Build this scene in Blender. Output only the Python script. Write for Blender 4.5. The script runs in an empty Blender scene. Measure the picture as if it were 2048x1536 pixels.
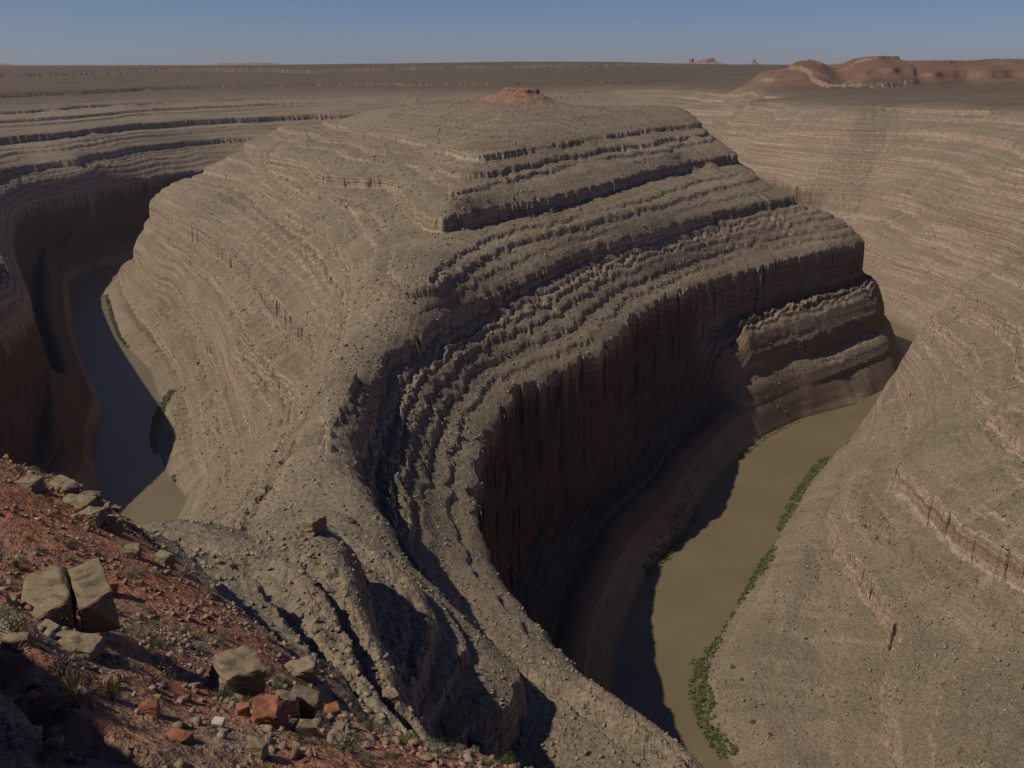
import bpy, math, random, json
import numpy as np
from mathutils import Vector
R = math.radians
sc = bpy.context.scene
# ---------------------------------------------------------------- camera
CAM_Z = 305.0
cam_d = bpy.data.cameras.new('camera'); cam = bpy.data.objects.new('camera', cam_d)
sc.collection.objects.link(cam); sc.camera = cam
cam_d.sensor_width = 36.0; cam_d.lens = 36.0 * 1773 / 2048
cam_d.clip_start = 0.5; cam_d.clip_end = 60000
cam.location = (0, 0, CAM_Z); cam.rotation_euler = (R(90 - 19.8), 0, 0)
# ---------------------------------------------------------------- sky and sun
SUN_EL, SUN_DX, SUN_DY = R(52.5), 0.975, 0.2     # light travels towards +x, a little towards the viewer
w = bpy.data.worlds.new('World'); sc.world = w; w.use_nodes = True
nt = w.node_tree; bg = nt.nodes['Background']
sky = nt.nodes.new('ShaderNodeTexSky'); sky.sky_type = 'NISHITA'; sky.sun_disc = False
sky.sun_elevation = SUN_EL; sky.sun_rotation = math.atan2(-SUN_DX, -SUN_DY)
sky.altitude = 1500; sky.air_density = 1.0; sky.dust_density = 0.6; sky.ozone_density = 2.5
tint = nt.nodes.new('ShaderNodeMix'); tint.data_type = 'RGBA'; tint.blend_type = 'MULTIPLY'; tint.inputs[0].default_value = 1
nt.links.new(sky.outputs[0], tint.inputs[6]); tint.inputs[7].default_value = (.86, .95, 1.36, 1)
nt.links.new(tint.outputs[2], bg.inputs[0]); bg.inputs[1].default_value = 0.056
sun_d = bpy.data.lights.new('sun', 'SUN'); sun_d.energy = 5.0; sun_d.angle = R(0.53); sun_d.color = (1.0, 0.9, 0.73)
sun = bpy.data.objects.new('sun', sun_d); sc.collection.objects.link(sun)
nrm = math.hypot(SUN_DX, SUN_DY)
d = Vector((SUN_DX / nrm * math.cos(SUN_EL), SUN_DY / nrm * math.cos(SUN_EL), -math.sin(SUN_EL)))
sun.rotation_euler = d.to_track_quat('-Z', 'Y').to_euler(); sun.location = (-500, 0, 900)
vs = sc.view_settings; vs.view_transform = 'Standard'; vs.look = 'None'; vs.gamma = 1.0; vs.exposure = -0.48
sc.cycles.max_bounces = 4; sc.cycles.diffuse_bounces = 1
Q = 1.0
# ---------------------------------------------------------------- noise
def vnoise(x, y, seed=0):
    """gradient noise, about -0.7..0.7"""
    xi = np.floor(x).astype(np.int64); yi = np.floor(y).astype(np.int64)
    xf = (x - xi).astype(np.float32); yf = (y - yi).astype(np.float32)
    u = xf * xf * xf * (xf * (xf * 6 - 15) + 10); v = yf * yf * yf * (yf * (yf * 6 - 15) + 10)
    def g(ix, iy, dx, dy):
        h = (ix * 374761393 + iy * 668265263 + seed * 974634777) & 0xffffffff
        h = ((h ^ (h >> 13)) * 1274126177) & 0xffffffff
        h = (h ^ (h >> 16)) & 1023
        a = h.astype(np.float32) * (2 * math.pi / 1024)
        return np.cos(a) * dx + np.sin(a) * dy
    a = g(xi, yi, xf, yf); b = g(xi + 1, yi, xf - 1, yf); c = g(xi, yi + 1, xf, yf - 1); e = g(xi + 1, yi + 1, xf - 1, yf - 1)
    return (a + (b - a) * u) * (1 - v) + (c + (e - c) * u) * v
def cell(x, y, seed=0):
    """one random value 0..1 per joint-bounded block of rock"""
    xi = np.floor(x).astype(np.int64); yi = np.floor(y).astype(np.int64)
    h = (xi * 374761393 + yi * 668265263 + seed * 974634777) & 0xffffffff
    h = ((h ^ (h >> 13)) * 1274126177) & 0xffffffff
    return ((h ^ (h >> 16)) & 1023).astype(np.float32) / 1023
def fbm(x, y, sc_, octs=3, seed=0, gain=0.5):
    o = 0; amp = 1.0; f = 1.0 / sc_
    for k in range(octs):
        o = o + amp * vnoise(x * f + 17.3 * k, y * f - 9.1 * k, seed + k); amp *= gain; f *= 2.03
    return o
def sst(a, b, x):
    t = np.clip((x - a) / (b - a), 0, 1); return t * t * (3 - 2 * t)
# ---------------------------------------------------------------- surveyed contours of the canyon: (x, y, height) in metres
DATA = json.loads('''{"pts":[[100.0,120.0,0.0],[95.7,131.4,0.0],[90.4,145.7,0.0],[85.0,160.0,0.0],[78.6,177.1,0.0],[72.1,194.3,0.0],[67.0,211.9,0.0],[61.9,232.6,0.0],[56.7,253.3,0.0],
[50.7,277.0,0.0],[48.5,301.3,0.0],[46.7,325.7,0.0],[45.0,350.0,0.0],[50.2,374.3,0.0],[55.4,398.7,0.0],[61.0,422.9,0.0],[69.2,445.8,0.0],[77.4,468.8,0.0],
[86.1,491.5,0.0],[99.2,512.3,0.0],[112.3,533.1,0.0],[125.4,553.9,0.0],[134.6,576.7,0.0],[145.5,598.7,0.0],[158.1,619.9,0.0],[170.6,641.2,0.0],[183.2,662.4,0.0],
[191.3,675.5,0.0],[198.9,685.5,0.0],[204.6,692.9,0.0],[208.3,697.9,0.0],[214.0,705.4,0.0],[217.8,710.3,0.0],[221.6,715.3,0.0],[226.2,719.5,0.0],[230.9,723.6,0.0],
[235.6,727.7,0.0],[240.2,731.9,0.0],[244.9,736.0,0.0],[249.6,740.2,0.0],[254.3,744.3,0.0],[258.9,748.5,0.0],[263.6,752.6,0.0],[271.4,757.1,0.0],[276.6,760.2,0.0],
[284.3,764.7,0.0],[292.1,769.2,0.0],[299.9,773.8,0.0],[310.3,779.8,0.0],[320.6,785.8,0.0],[331.0,791.9,0.0],[339.7,800.4,0.0],[345.9,807.4,0.0],[350.0,812.0,0.0],
[354.7,816.2,0.0],[359.3,820.4,0.0],[364.0,824.7,0.0],[368.7,828.9,0.0],[373.3,833.1,0.0],[382.7,841.6,0.0],[393.7,852.5,0.0],[400.6,862.5,0.0],[407.5,872.5,0.0],
[412.7,880.0,0.0],[417.9,887.5,0.0],[421.4,892.5,0.0],[424.8,897.5,0.0],[428.3,902.5,0.0],[430.4,908.0,0.0],[431.1,914.1,0.0],[432.9,929.3,0.0],[434.3,941.4,0.0],
[435.0,947.5,0.0],[435.7,953.6,0.0],[436.4,959.6,0.0],[437.5,968.8,0.0],[439.5,993.0,0.0],[435.9,1017.0,0.0],[432.2,1041.0,0.0],[428.6,1065.0,0.0],[424.9,1089.0,0.0],
[419.2,1112.4,0.0],[412.8,1135.6,0.0],[406.4,1158.8,0.0],[400.0,1182.0,0.0],[393.6,1205.2,0.0],[387.2,1228.4,0.0],[379.7,1251.3,0.0],[371.2,1273.9,0.0],
[362.7,1296.5,0.0],[354.2,1319.1,0.0],[345.7,1341.7,0.0],[320.0,1392.9,0.0],[288.3,1441.4,0.0],[255.0,1492.4,0.0],[205.8,1531.6,0.0],[156.7,1566.7,0.0],
[107.0,1600.7,0.0],[47.9,1614.8,0.0],[-8.3,1628.2,0.0],[-64.5,1641.5,0.0],[-114.9,1647.0,0.0],[-162.5,1637.5,0.0],[-210.1,1628.0,0.0],[-254.8,1619.0,0.0],
[-299.4,1610.1,0.0],[-344.0,1601.2,0.0],[-378.6,1582.4,0.0],[-415.0,1560.0,0.0],[-448.8,1539.2,0.0],[-474.8,1523.2,0.0],[-500.0,1497.5,0.0],[-526.0,1468.2,0.0],
[-552.0,1439.0,0.0],[-564.6,1418.6,0.0],[-570.3,1404.3,0.0],[-573.7,1395.7,0.0],[-576.0,1390.0,0.0],[-578.3,1384.3,0.0],[-580.6,1378.6,0.0],[-584.0,1370.0,0.0],
[-590.9,1352.9,0.0],[-594.3,1344.3,0.0],[-596.6,1338.6,0.0],[-598.9,1332.9,0.0],[-599.6,1326.9,0.0],[-598.8,1320.7,0.0],[-597.7,1311.5,0.0],[-596.1,1299.1,0.0],
[-593.8,1280.6,0.0],[-590.7,1255.9,0.0],[-582.9,1233.2,0.0],[-572.2,1211.5,0.0],[-561.5,1189.9,0.0],[-550.8,1168.3,0.0],[-540.1,1146.7,0.0],[-529.4,1125.0,0.0],
[-518.7,1103.4,0.0],[-507.6,1082.0,0.0],[-495.4,1061.1,0.0],[-483.1,1040.3,0.0],[-470.8,1019.5,0.0],[-458.5,998.6,0.0],[-446.0,977.9,0.0],[-432.0,958.1,0.0],
[-417.9,938.2,0.0],[-403.9,918.4,0.0],[-389.8,898.5,0.0],[-378.0,877.5,0.0],[-367.6,855.8,0.0],[-357.1,834.1,0.0],[-346.6,812.3,0.0],[-337.6,790.1,0.0],
[-330.1,767.2,0.0],[-322.5,744.3,0.0],[-315.0,721.5,0.0],[-306.5,699.0,0.0],[-295.1,677.6,0.0],[-283.7,656.2,0.0],[-272.3,634.9,0.0],[-257.9,614.7,0.0],
[-243.5,594.6,0.0],[-240.2,570.6,0.0],[-238.4,546.0,0.0],[-236.6,521.5,0.0],[-235.5,497.0,0.0],[-239.1,472.7,0.0],[-242.7,448.5,0.0],[-246.4,424.2,0.0],
[-250.0,400.0,0.0],[-259.1,377.1,0.0],[-268.3,354.3,0.0],[-277.4,331.4,0.0],[-286.6,308.6,0.0],[-297.9,286.8,0.0],[-310.5,265.8,0.0],[-323.2,244.7,0.0],
[-335.8,223.7,0.0],[-348.4,202.6,0.0],[-364.9,185.1,0.0],[-381.9,168.1,0.0],[-398.9,151.1,0.0],[-416.0,134.0,0.0],[-428.7,121.3,0.0],[-437.2,112.8,0.0],
[-441.5,108.5,0.0],[-445.7,104.3,0.0],[-450,100,0],[200.0,100.0,0.0],[190.3,115.5,0.0],[180.6,131.0,0.0],[171.0,146.5,0.0],[159.7,164.5,0.0],[148.8,182.8,0.0],
[140.3,202.1,0.0],[131.9,221.4,0.0],[122.2,243.4,0.0],[113.8,266.1,0.0],[108.8,290.3,0.0],[103.8,314.6,0.0],[98.6,339.4,0.0],[94.6,364.9,0.0],[99.9,389.8,0.0],
[110.6,412.5,0.0],[122.8,434.0,0.0],[135.1,455.5,0.0],[147.8,477.2,0.0],[160.8,498.9,0.0],[172.7,520.3,0.0],[183.9,541.5,0.0],[195.8,562.8,0.0],[208.0,584.2,0.0],
[220.3,605.6,0.0],[233.3,626.8,0.0],[246.3,648.1,0.0],[261.7,667.6,0.0],[277.9,686.5,0.0],[292.8,706.7,0.0],[305.2,725.1,0.0],[314.1,738.2,0.0],[322.5,742.0,0.0],
[328.2,744.5,0.0],[333.8,747.0,0.0],[345.0,752.0,0.0],[357.5,761.4,0.0],[372.5,772.6,0.0],[391.7,788.0,0.0],[409.6,804.0,0.0],[427.5,820.0,0.0],[444.3,841.1,0.0],
[458.4,860.6,0.0],[472.5,880.1,0.0],[479.4,906.2,0.0],[483.3,930.5,0.0],[487.2,954.7,0.0],[490.5,975.9,0.0],[490.4,997.0,0.0],[487.6,1018.0,0.0],[484.4,1042.0,0.0],
[481.2,1066.0,0.0],[478.0,1090.0,0.0],[471.3,1113.3,0.0],[464.6,1136.5,0.0],[457.9,1159.8,0.0],[451.2,1183.0,0.0],[444.5,1206.3,0.0],[436.2,1229.0,0.0],
[426.9,1251.3,0.0],[417.6,1273.6,0.0],[408.3,1295.9,0.0],[399.0,1318.3,0.0],[389.9,1340.7,0.0],[378.4,1371.7,0.0],[370.1,1394.3,0.0],[362.8,1414.1,0.0],
[357.6,1428.3,0.0],[353.4,1439.6,0.0],[348.2,1453.7,0.0],[330.4,1501.7,0.0],[294.0,1550.6,0.0],[246.8,1588.1,0.0],[199.6,1625.6,0.0],[152.4,1663.1,0.0],
[93.5,1676.3,0.0],[33.9,1688.2,0.0],[-25.6,1700.1,0.0],[-85.1,1712.0,0.0],[-147.3,1705.9,0.0],[-206.4,1694.5,0.0],[-265.5,1683.2,0.0],[-324.5,1671.8,0.0],
[-384.1,1652.1,0.0],[-421.6,1632.1,0.0],[-445.7,1619.3,0.0],[-461.8,1610.7,0.0],[-469.8,1606.4,0.0],[-475.2,1603.6,0.0],[-480.5,1600.7,0.0],[-485.9,1597.9,0.0],
[-493.9,1593.6,0.0],[-514.4,1580.8,0.0],[-534.4,1561.8,0.0],[-552.2,1544.9,0.0],[-567.8,1530.1,0.0],[-583.3,1515.3,0.0],[-596.7,1502.7,0.0],[-605.6,1494.2,0.0],
[-611.4,1487.2,0.0],[-614.1,1481.8,0.0],[-616.9,1476.2,0.0],[-619.6,1470.8,0.0],[-622.4,1465.2,0.0],[-627.9,1454.2,0.0],[-641.6,1426.8,0.0],[-654.0,1402.0,0.0],
[-665.0,1380.0,0.0],[-663.3,1350.0,0.0],[-661.5,1317.0,0.0],[-658.7,1287.3,0.0],[-643.9,1257.8,0.0],[-633.1,1236.3,0.0],[-622.4,1214.9,0.0],[-611.6,1193.4,0.0],
[-600.9,1171.9,0.0],[-590.1,1150.5,0.0],[-579.3,1129.0,0.0],[-568.6,1107.5,0.0],[-557.8,1086.1,0.0],[-547.1,1064.6,0.0],[-536.3,1043.1,0.0],[-525.6,1021.7,0.0],
[-514.8,1000.2,0.0],[-502.9,979.3,0.0],[-490.9,958.5,0.0],[-478.9,937.6,0.0],[-467.0,916.7,0.0],[-455.0,895.8,0.0],[-443.0,875.0,0.0],[-431.0,854.1,0.0],
[-418.6,833.1,0.0],[-406.2,812.2,0.0],[-393.8,791.2,0.0],[-381.4,770.3,0.0],[-373.1,747.5,0.0],[-367.2,723.5,0.0],[-361.3,699.6,0.0],[-352.6,680.4,0.0],
[-341.0,659.3,0.0],[-329.4,638.2,0.0],[-317.9,617.1,0.0],[-313.4,592.8,0.0],[-308.9,568.6,0.0],[-304.5,544.3,0.0],[-300.0,520.0,0.0],[-302.9,495.8,0.0],
[-305.8,471.5,0.0],[-308.7,447.3,0.0],[-311.6,423.0,0.0],[-319.5,399.7,0.0],[-328.0,376.5,0.0],[-336.5,353.2,0.0],[-345.0,330.0,0.0],[-358.8,310.0,0.0],
[-372.5,290.0,0.0],[-386.2,270.0,0.0],[-400.0,250.0,0.0],[-416.0,232.0,0.0],[-432.0,214.0,0.0],[-448.0,196.0,0.0],[-464.0,178.0,0.0],[-480,160,0],[130.0,60.0,124.0],
[123.1,70.0,124.0],[116.2,80.0,124.0],[109.4,90.0,124.0],[63.7,158.8,124.3],[55.6,172.2,124.6],[47.5,185.6,124.8],[38.2,201.9,125.0],[29.6,218.4,125.0],
[21.0,234.9,125.0],[12.4,251.5,125.0],[4.4,268.5,125.0],[-3.2,285.7,125.0],[-7.9,304.8,125.0],[-10.8,323.7,125.0],[-12.5,342.0,125.0],[-14.3,360.2,125.0],
[-14.4,378.8,125.0],[-12.8,397.5,125.0],[-11.3,416.3,125.0],[-8.6,434.6,125.0],[-3.6,452.1,125.0],[1.3,469.5,125.0],[8.4,486.0,125.1],[19.7,500.4,125.3],
[30.9,514.8,125.5],[42.2,529.3,125.7],[53.5,543.7,125.9],[63.2,559.0,125.9],[70.0,576.1,125.8],[76.8,593.2,125.6],[83.6,610.2,125.4],[90.4,627.3,125.3],
[97.2,644.4,125.1],[105.3,660.7,125.0],[116.2,675.7,125.0],[127.1,690.7,125.0],[138.0,705.7,125.0],[148.9,720.8,125.0],[159.7,735.8,125.0],[174.0,751.5,125.1],
[186.1,765.0,125.2],[196.3,776.2,125.3],[206.5,787.5,125.4],[218.7,801.0,125.5],[232.5,812.8,125.1],[246.4,824.6,124.6],[260.3,836.5,124.2],[271.8,846.3,123.8],
[283.5,856.0,123.6],[295.6,865.0,124.1],[307.8,874.1,124.5],[319.9,883.1,125.0],[329.1,891.1,125.3],[338.2,899.1,125.6],[347.3,907.2,125.9],[356.5,915.2,126.1],
[365.6,923.2,126.4],[374.7,931.2,126.7],[378.4,956.9,127.0],[371.1,980.5,127.0],[363.8,1004.1,127.0],[358.6,1027.9,127.1],[354.0,1051.7,127.3],[349.4,1075.5,127.5],
[344.8,1099.4,127.6],[340.2,1123.2,127.8],[335.6,1147.0,128.0],[330.2,1170.6,128.0],[324.7,1194.1,128.0],[319.2,1217.6,128.0],[313.7,1241.2,128.0],[308.2,1264.7,128.0],
[302.7,1288.2,128.0],[291.7,1312.5,127.9],[278.3,1332.5,127.7],[265.0,1352.5,127.6],[251.7,1372.5,127.4],[223.3,1415.0,127.0],[189.2,1444.2,126.6],[151.2,1474.1,126.0],
[108.5,1507.6,125.4],[59.7,1535.6,124.8],[13.3,1548.3,124.3],[-41.7,1563.5,123.8],[-96.8,1578.6,123.2],[-146.9,1580.3,122.8],[-194.7,1572.0,122.4],[-242.5,1563.7,121.9],
[-287.3,1555.9,121.5],[-332.1,1548.1,121.2],[-369.6,1530.7,120.8],[-404.0,1505.6,120.6],[-440.8,1478.7,120.3],[-472.6,1455.4,120.1],[-493.7,1407.1,120.0],
[-507.4,1364.2,120.0],[-516.6,1335.5,120.0],[-523.0,1315.5,120.0],[-526.6,1304.1,120.0],[-520.2,1293.9,120.1],[-512.2,1281.2,120.1],[-504.2,1268.5,120.2],
[-494.5,1253.3,120.3],[-484.9,1238.1,120.4],[-475.3,1222.8,120.5],[-465.7,1207.6,120.6],[-454.5,1189.8,120.7],[-443.2,1172.0,120.8],[-432.0,1154.3,120.9],
[-420.8,1136.5,121.0],[-407.9,1116.2,121.1],[-395.1,1095.9,121.3],[-382.3,1075.6,121.4],[-369.5,1055.2,121.5],[-356.6,1034.9,121.6],[-343.8,1014.6,121.7],
[-331.0,994.3,121.9],[-318.1,974.0,122.0],[-307.4,952.4,122.0],[-296.9,930.5,122.0],[-286.4,908.7,122.0],[-275.9,886.8,122.0],[-265.4,865.0,122.0],[-254.9,843.2,122.0],
[-244.4,821.3,122.0],[-233.9,799.5,122.0],[-223.5,777.7,122.0],[-213.2,755.8,122.2],[-202.9,734.0,122.3],[-192.6,712.1,122.4],[-182.4,690.3,122.5],[-172.1,668.5,122.6],
[-161.8,646.6,122.7],[-151.5,624.8,122.8],[-141.2,603.0,122.9],[-134.1,580.0,123.0],[-130.3,556.0,123.0],[-126.4,531.9,123.0],[-123.0,510.8,123.0],[-119.6,489.8,123.0],
[-116.1,468.7,123.0],[-113.2,450.7,123.0],[-112.6,429.4,123.0],[-112.3,408.2,123.0],[-112.4,386.7,123.0],[-114.2,361.3,123.0],[-117.7,336.6,122.8],[-122.9,312.8,122.5],
[-128.1,288.9,122.1],[-133.7,265.2,122.0],[-139.6,241.5,122.0],[-144.8,220.7,122.0],[-150.0,200.0,122.0],[-158.4,180.7,121.8],[-166.9,161.4,121.5],[-175.3,142.1,121.3],
[-182.6,125.5,121.1],[-192.7,110.8,120.9],[-206.2,94.6,120.7],[-219.6,78.5,120.5],[-233.1,62.3,120.4],[-242.7,50.8,120.2],[-248.5,43.8,120.2],[-254.2,36.9,120.1],
[-258.1,32.3,120.0],[-530.0,200.0,121.0],[-512.7,217.3,121.0],[-495.4,234.6,121.0],[-478.1,251.9,121.0],[-460.8,269.2,121.0],[-446.4,288.4,121.0],[-436.8,310.8,121.0],
[-427.2,333.2,121.0],[-417.9,355.8,120.9],[-409.7,379.0,120.7],[-401.4,402.3,120.4],[-393.2,425.5,120.2],[-386.4,449.0,119.7],[-382.1,473.0,118.9],[-377.9,497.0,118.1],
[-373.6,521.0,117.3],[-371.2,545.0,116.5],[-369.8,569.0,115.6],[-368.5,593.0,114.8],[-367.9,617.0,114.4],[-370.5,632.0,116.4],[-373.1,647.0,118.4],[-375.7,662.0,120.4],
[-382.0,682.1,122.0],[-393.2,703.5,122.0],[-404.5,725.0,122.0],[-416.8,746.0,121.8],[-429.5,766.8,121.6],[-442.1,787.6,121.4],[-454.8,808.4,121.2],[-467.4,829.3,121.0],
[-479.8,850.1,120.9],[-492.2,871.0,120.8],[-504.6,891.9,120.6],[-517.0,912.8,120.5],[-529.4,933.6,120.4],[-541.8,954.5,120.2],[-554.2,975.4,120.1],[-566.3,996.4,119.9],
[-577.5,1017.6,119.7],[-588.8,1038.9,119.5],[-600.0,1060.2,119.3],[-611.2,1081.4,119.0],[-622.4,1102.7,118.8],[-633.7,1124.0,118.6],[-644.9,1145.2,118.4],
[-653.3,1161.2,118.2],[-658.9,1171.8,118.1],[-661.7,1177.1,118.0],[-664.0,1182.7,118.0],[-665.6,1188.5,117.9],[-667.3,1194.3,117.9],[-669.0,1200.1,117.9],
[-670.7,1205.9,117.8],[-672.4,1211.8,117.8],[-674.1,1217.6,117.7],[-675.7,1223.4,117.7],[-677.4,1229.2,117.7],[-679.1,1235.0,117.6],[-680.8,1240.9,117.6],
[-683.3,1249.6,117.5],[-685.0,1255.4,117.5],[-687.5,1264.1,117.4],[-690.0,1272.9,117.4],[-692.6,1281.6,117.3],[-695.1,1290.3,117.2],[-697.6,1299.0,117.2],
[-701.0,1310.7,117.1],[-704.3,1322.3,117.0],[-702.1,1339.9,117.0],[-696.5,1366.4,117.0],[-691.5,1389.9,117.0],[-685.3,1419.2,117.0],[-679.8,1445.7,117.0],
[-673.8,1462.7,116.9],[-669.6,1474.0,116.8],[-666.4,1482.4,116.7],[-664.3,1488.1,116.7],[-660.1,1499.4,116.6],[-654.8,1513.5,116.5],[-649.5,1527.5,116.4],
[-630.1,1581.3,116.0],[-616.8,1640.0,116.0],[-598.7,1700.3,116.1],[-565.1,1752.2,116.9],[-512.7,1769.0,117.2],[-483.1,1774.6,117.4],[-465.4,1778.0,117.5],
[-453.5,1780.3,117.5],[-447.6,1781.4,117.5],[-441.7,1782.5,117.6],[-432.8,1784.2,117.6],[-397.3,1791.0,117.8],[-338.0,1801.4,118.1],[-277.7,1808.7,118.6],
[-217.5,1815.9,119.1],[-157.2,1823.1,119.5],[-97.0,1829.5,120.0],[-37.6,1819.6,120.4],[21.8,1809.7,120.8],[81.2,1799.8,121.2],[140.6,1789.9,121.6],[200.0,1780.0,122.0],
[244.9,1739.6,122.4],[289.9,1699.1,122.9],[316.9,1674.8,123.2],[332.6,1660.7,123.3],[341.6,1652.6,123.4],[346.1,1648.5,123.5],[352.8,1642.5,123.5],[368.5,1628.3,123.7],
[386.5,1612.1,123.9],[331.1,770.0,6.0],[331.0,767.0,9.1],[330.9,763.9,12.2],[330.8,760.9,15.3],[330.6,757.8,18.4],[330.5,754.8,21.6],[330.4,751.7,24.7],
[329.7,736.5,40.2],[329.6,733.5,43.3],[329.5,730.4,46.4],[329.4,727.4,49.6],[329.2,724.3,52.7],[329.1,721.3,55.8],[329.0,718.2,58.9],[328.8,715.2,62.0],
[332.9,719.8,65.7],[337.0,724.4,69.3],[341.1,728.9,73.0],[345.2,733.5,76.7],[349.3,738.1,80.3],[359.3,744.4,87.4],[365.2,746.1,90.9],[371.0,747.9,94.3],
[376.9,749.6,97.8],[382.8,751.3,101.2],[388.6,753.1,104.7],[394.5,754.8,108.1],[400.4,756.5,111.6],[406.2,758.3,115.0],[412.3,758.3,118.1],[418.3,758.4,121.2],
[424.3,758.4,124.2],[430.4,758.5,127.3],[436.4,758.5,130.4],[442.5,758.6,133.5],[446.9,755.8,136.6],[449.6,750.4,139.8],[452.4,744.9,143.0],[455.1,739.4,146.2],
[457.9,733.9,149.4],[460.7,728.4,152.6],[463.4,722.9,155.8],[466.2,717.4,159.0],[469.0,711.9,162.2],[471.7,706.5,165.4],[474.5,701.0,168.6],[477.2,695.5,171.8],
[480.0,690.0,175.0],[485.6,687.7,177.8],[491.2,685.3,180.6],[496.7,683.0,183.4],[502.3,680.7,186.2],[507.9,678.4,189.0],[513.5,676.0,191.7],[519.1,673.7,194.5],
[524.7,671.4,197.3],[530.2,669.1,200.1],[535.8,666.7,202.9],[541.4,664.4,205.7],[547.0,662.1,208.5],[552.6,659.8,211.3],[558.1,657.4,214.1],[563.7,655.1,216.9],
[569.3,652.8,219.7],[574.9,650.5,222.4],[580.5,648.1,225.2],[586.0,645.8,228.0],[591.6,643.5,230.8],[597.2,641.2,233.6],[404.1,936.6,61.0],[415.2,937.8,38.0],
[207.5,721.8,28.0],[215.2,727.6,28.0],[275.0,773.6,28.0],[279.9,777.4,28.0],[287.2,783.2,28.0],[292.1,787.0,28.0],[297.0,790.8,28.0],[301.8,794.6,28.0],
[308.9,800.5,28.0],[313.6,804.3,28.0],[320.6,810.2,28.0],[327.6,816.0,28.0],[337.0,823.8,28.0],[346.3,831.6,28.0],[358.1,841.3,28.0],[369.8,851.0,28.0],
[380.8,861.5,28.0],[389.5,870.0,28.0],[196.2,696.5,8.0],[203.1,702.8,8.0],[207.7,707.0,8.0],[212.3,711.2,8.0],[216.9,715.4,8.0],[221.5,719.6,8.0],[226.1,723.8,8.0],
[230.7,728.0,8.0],[235.3,732.2,8.0],[239.9,736.4,8.0],[244.6,740.5,8.0],[249.3,744.5,8.0],[253.9,748.6,8.0],[258.6,752.7,8.0],[263.3,756.7,8.0],[268.0,760.8,8.0],
[330.1,806.4,8.0],[338.2,811.0,8.0],[343.6,814.1,8.0],[349.0,817.1,8.0],[354.4,820.2,8.0],[-604.9,1437.6,57.0],[-594.3,1415.8,57.0],[-564.1,1353.0,57.0],
[-552.2,1328.4,57.0],[-425.1,1091.7,57.0],[-413.6,1070.5,57.0],[-402.5,1049.2,57.0],[-391.5,1027.8,57.0],[-380.5,1006.4,57.0],[-369.5,985.1,57.0],[-358.5,963.7,57.0],
[-351.8,950.2,57.0],[-346.6,939.3,57.0],[-341.4,928.4,57.0],[-336.3,917.4,57.0],[-331.1,906.5,57.0],[-325.9,895.6,57.0],[-320.8,884.6,57.0],[-315.6,873.7,57.0],
[-310.4,862.8,57.0],[-305.3,851.8,57.0],[-300.1,840.9,57.0],[-294.9,830.0,57.0],[-289.8,819.0,57.0],[-284.6,808.1,57.0],[-279.4,797.2,57.0],[-274.8,785.9,57.0],
[-270.2,774.7,57.0],[-265.7,763.5,57.0],[-261.1,752.3,57.0],[-256.5,741.0,57.0],[-250.7,727.0,57.0],[-245.0,713.0,57.0],[-239.2,699.0,57.0],[-233.5,684.9,57.0],
[-226.6,668.1,57.0],[-219.7,651.3,57.0],[-212.8,634.4,57.0],[-204.8,614.8,57.0],[-196.8,595.1,57.0],[-187.6,572.7,57],[-233.3,725.4,94.0],[-226.5,711.7,94.0],
[-219.7,698.1,94.0],[-211.6,681.7,94.0],[-203.5,665.4,94.0],[-195.3,649.0,94.0],[-185.9,629.9,94.0],[-176.4,610.8,94],[-620.4,1373.9,21.0],[-611.8,1357.9,21.0],
[-606.1,1347.2,21.0],[-587.5,1312.6,21.0],[-581.8,1301.9,21.0],[-573.3,1285.9,21.0],[-561.8,1264.5,21.0],[-550.4,1243.2,21.0],[-539.0,1221.9,21.0],[-527.5,1200.5,21.0],
[-516.1,1179.2,21.0],[-504.6,1157.8,21.0],[-493.2,1136.5,21.0],[-481.8,1115.1,21.0],[-469.5,1094.3,21.0],[-456.8,1073.7,21.0],[-444.1,1053.0,21.0],[-431.4,1032.4,21.0],
[-418.7,1011.8,21.0],[-406.8,990.8,21.0],[-395.7,969.3,21.0],[-384.6,947.8,21.0],[-373.5,926.4,21.0],[-362.3,904.9,21.0],[-351.2,883.4,21.0],[-340.1,861.9,21.0],
[-330.4,843.1,21.0],[-319.9,821.4,21.0],[-310.3,799.1,21.0],[-300.8,776.8,21.0],[-291.3,754.5,21.0],[-281.7,732.3,21.0],[-272.2,710.0,21.0],[-263.9,690.5,21.0],
[-180.0,483.0,60.0],[-183.0,458.4,60.0],[-185.9,433.8,60.0],[-188.9,409.2,60.0],[-193.0,384.8,60.0],[-197.9,360.6,60.0],[-202.7,336.4,60.0],[-207.6,312.1,60.0],
[-213.5,288.2,60.0],[-220.6,264.7,60.0],[-227.6,241.2,60.0],[-234.7,217.6,60.0],[-242.9,194.7,60.0],[-254.7,173.5,60.0],[-266.5,152.4,60.0],[-278.2,131.2,60.0],
[-287.1,115.3,60.0],[130.0,10.0,166.0],[122.3,19.2,166.0],[114.6,28.5,166.0],[106.9,37.7,166.0],[101.2,44.6,166.0],[95.4,51.5,166.0],[89.6,58.5,166.0],
[83.8,65.4,166.0],[41.9,117.6,166.0],[35.2,128.3,166.0],[28.8,139.5,166.0],[-7.9,195.9,166.0],[-14.9,206.1,166.3],[-21.6,216.4,166.6],[-28.4,226.6,167.0],
[-32.9,238.6,167.0],[-37.3,250.6,167.0],[-42.6,262.1,167.3],[-46.5,270.6,167.5],[-51.8,282.1,167.7],[-55.8,290.7,167.9],[-57.5,300.2,168.0],[-58.0,310.0,168.0],
[-58.6,319.2,168.0],[-59.2,328.5,168.0],[-59.8,337.6,168.1],[-60.4,346.6,168.2],[-60.8,352.6,168.3],[-61.4,361.5,168.4],[-61.7,367.5,168.4],[-62.1,373.5,168.5],
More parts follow.
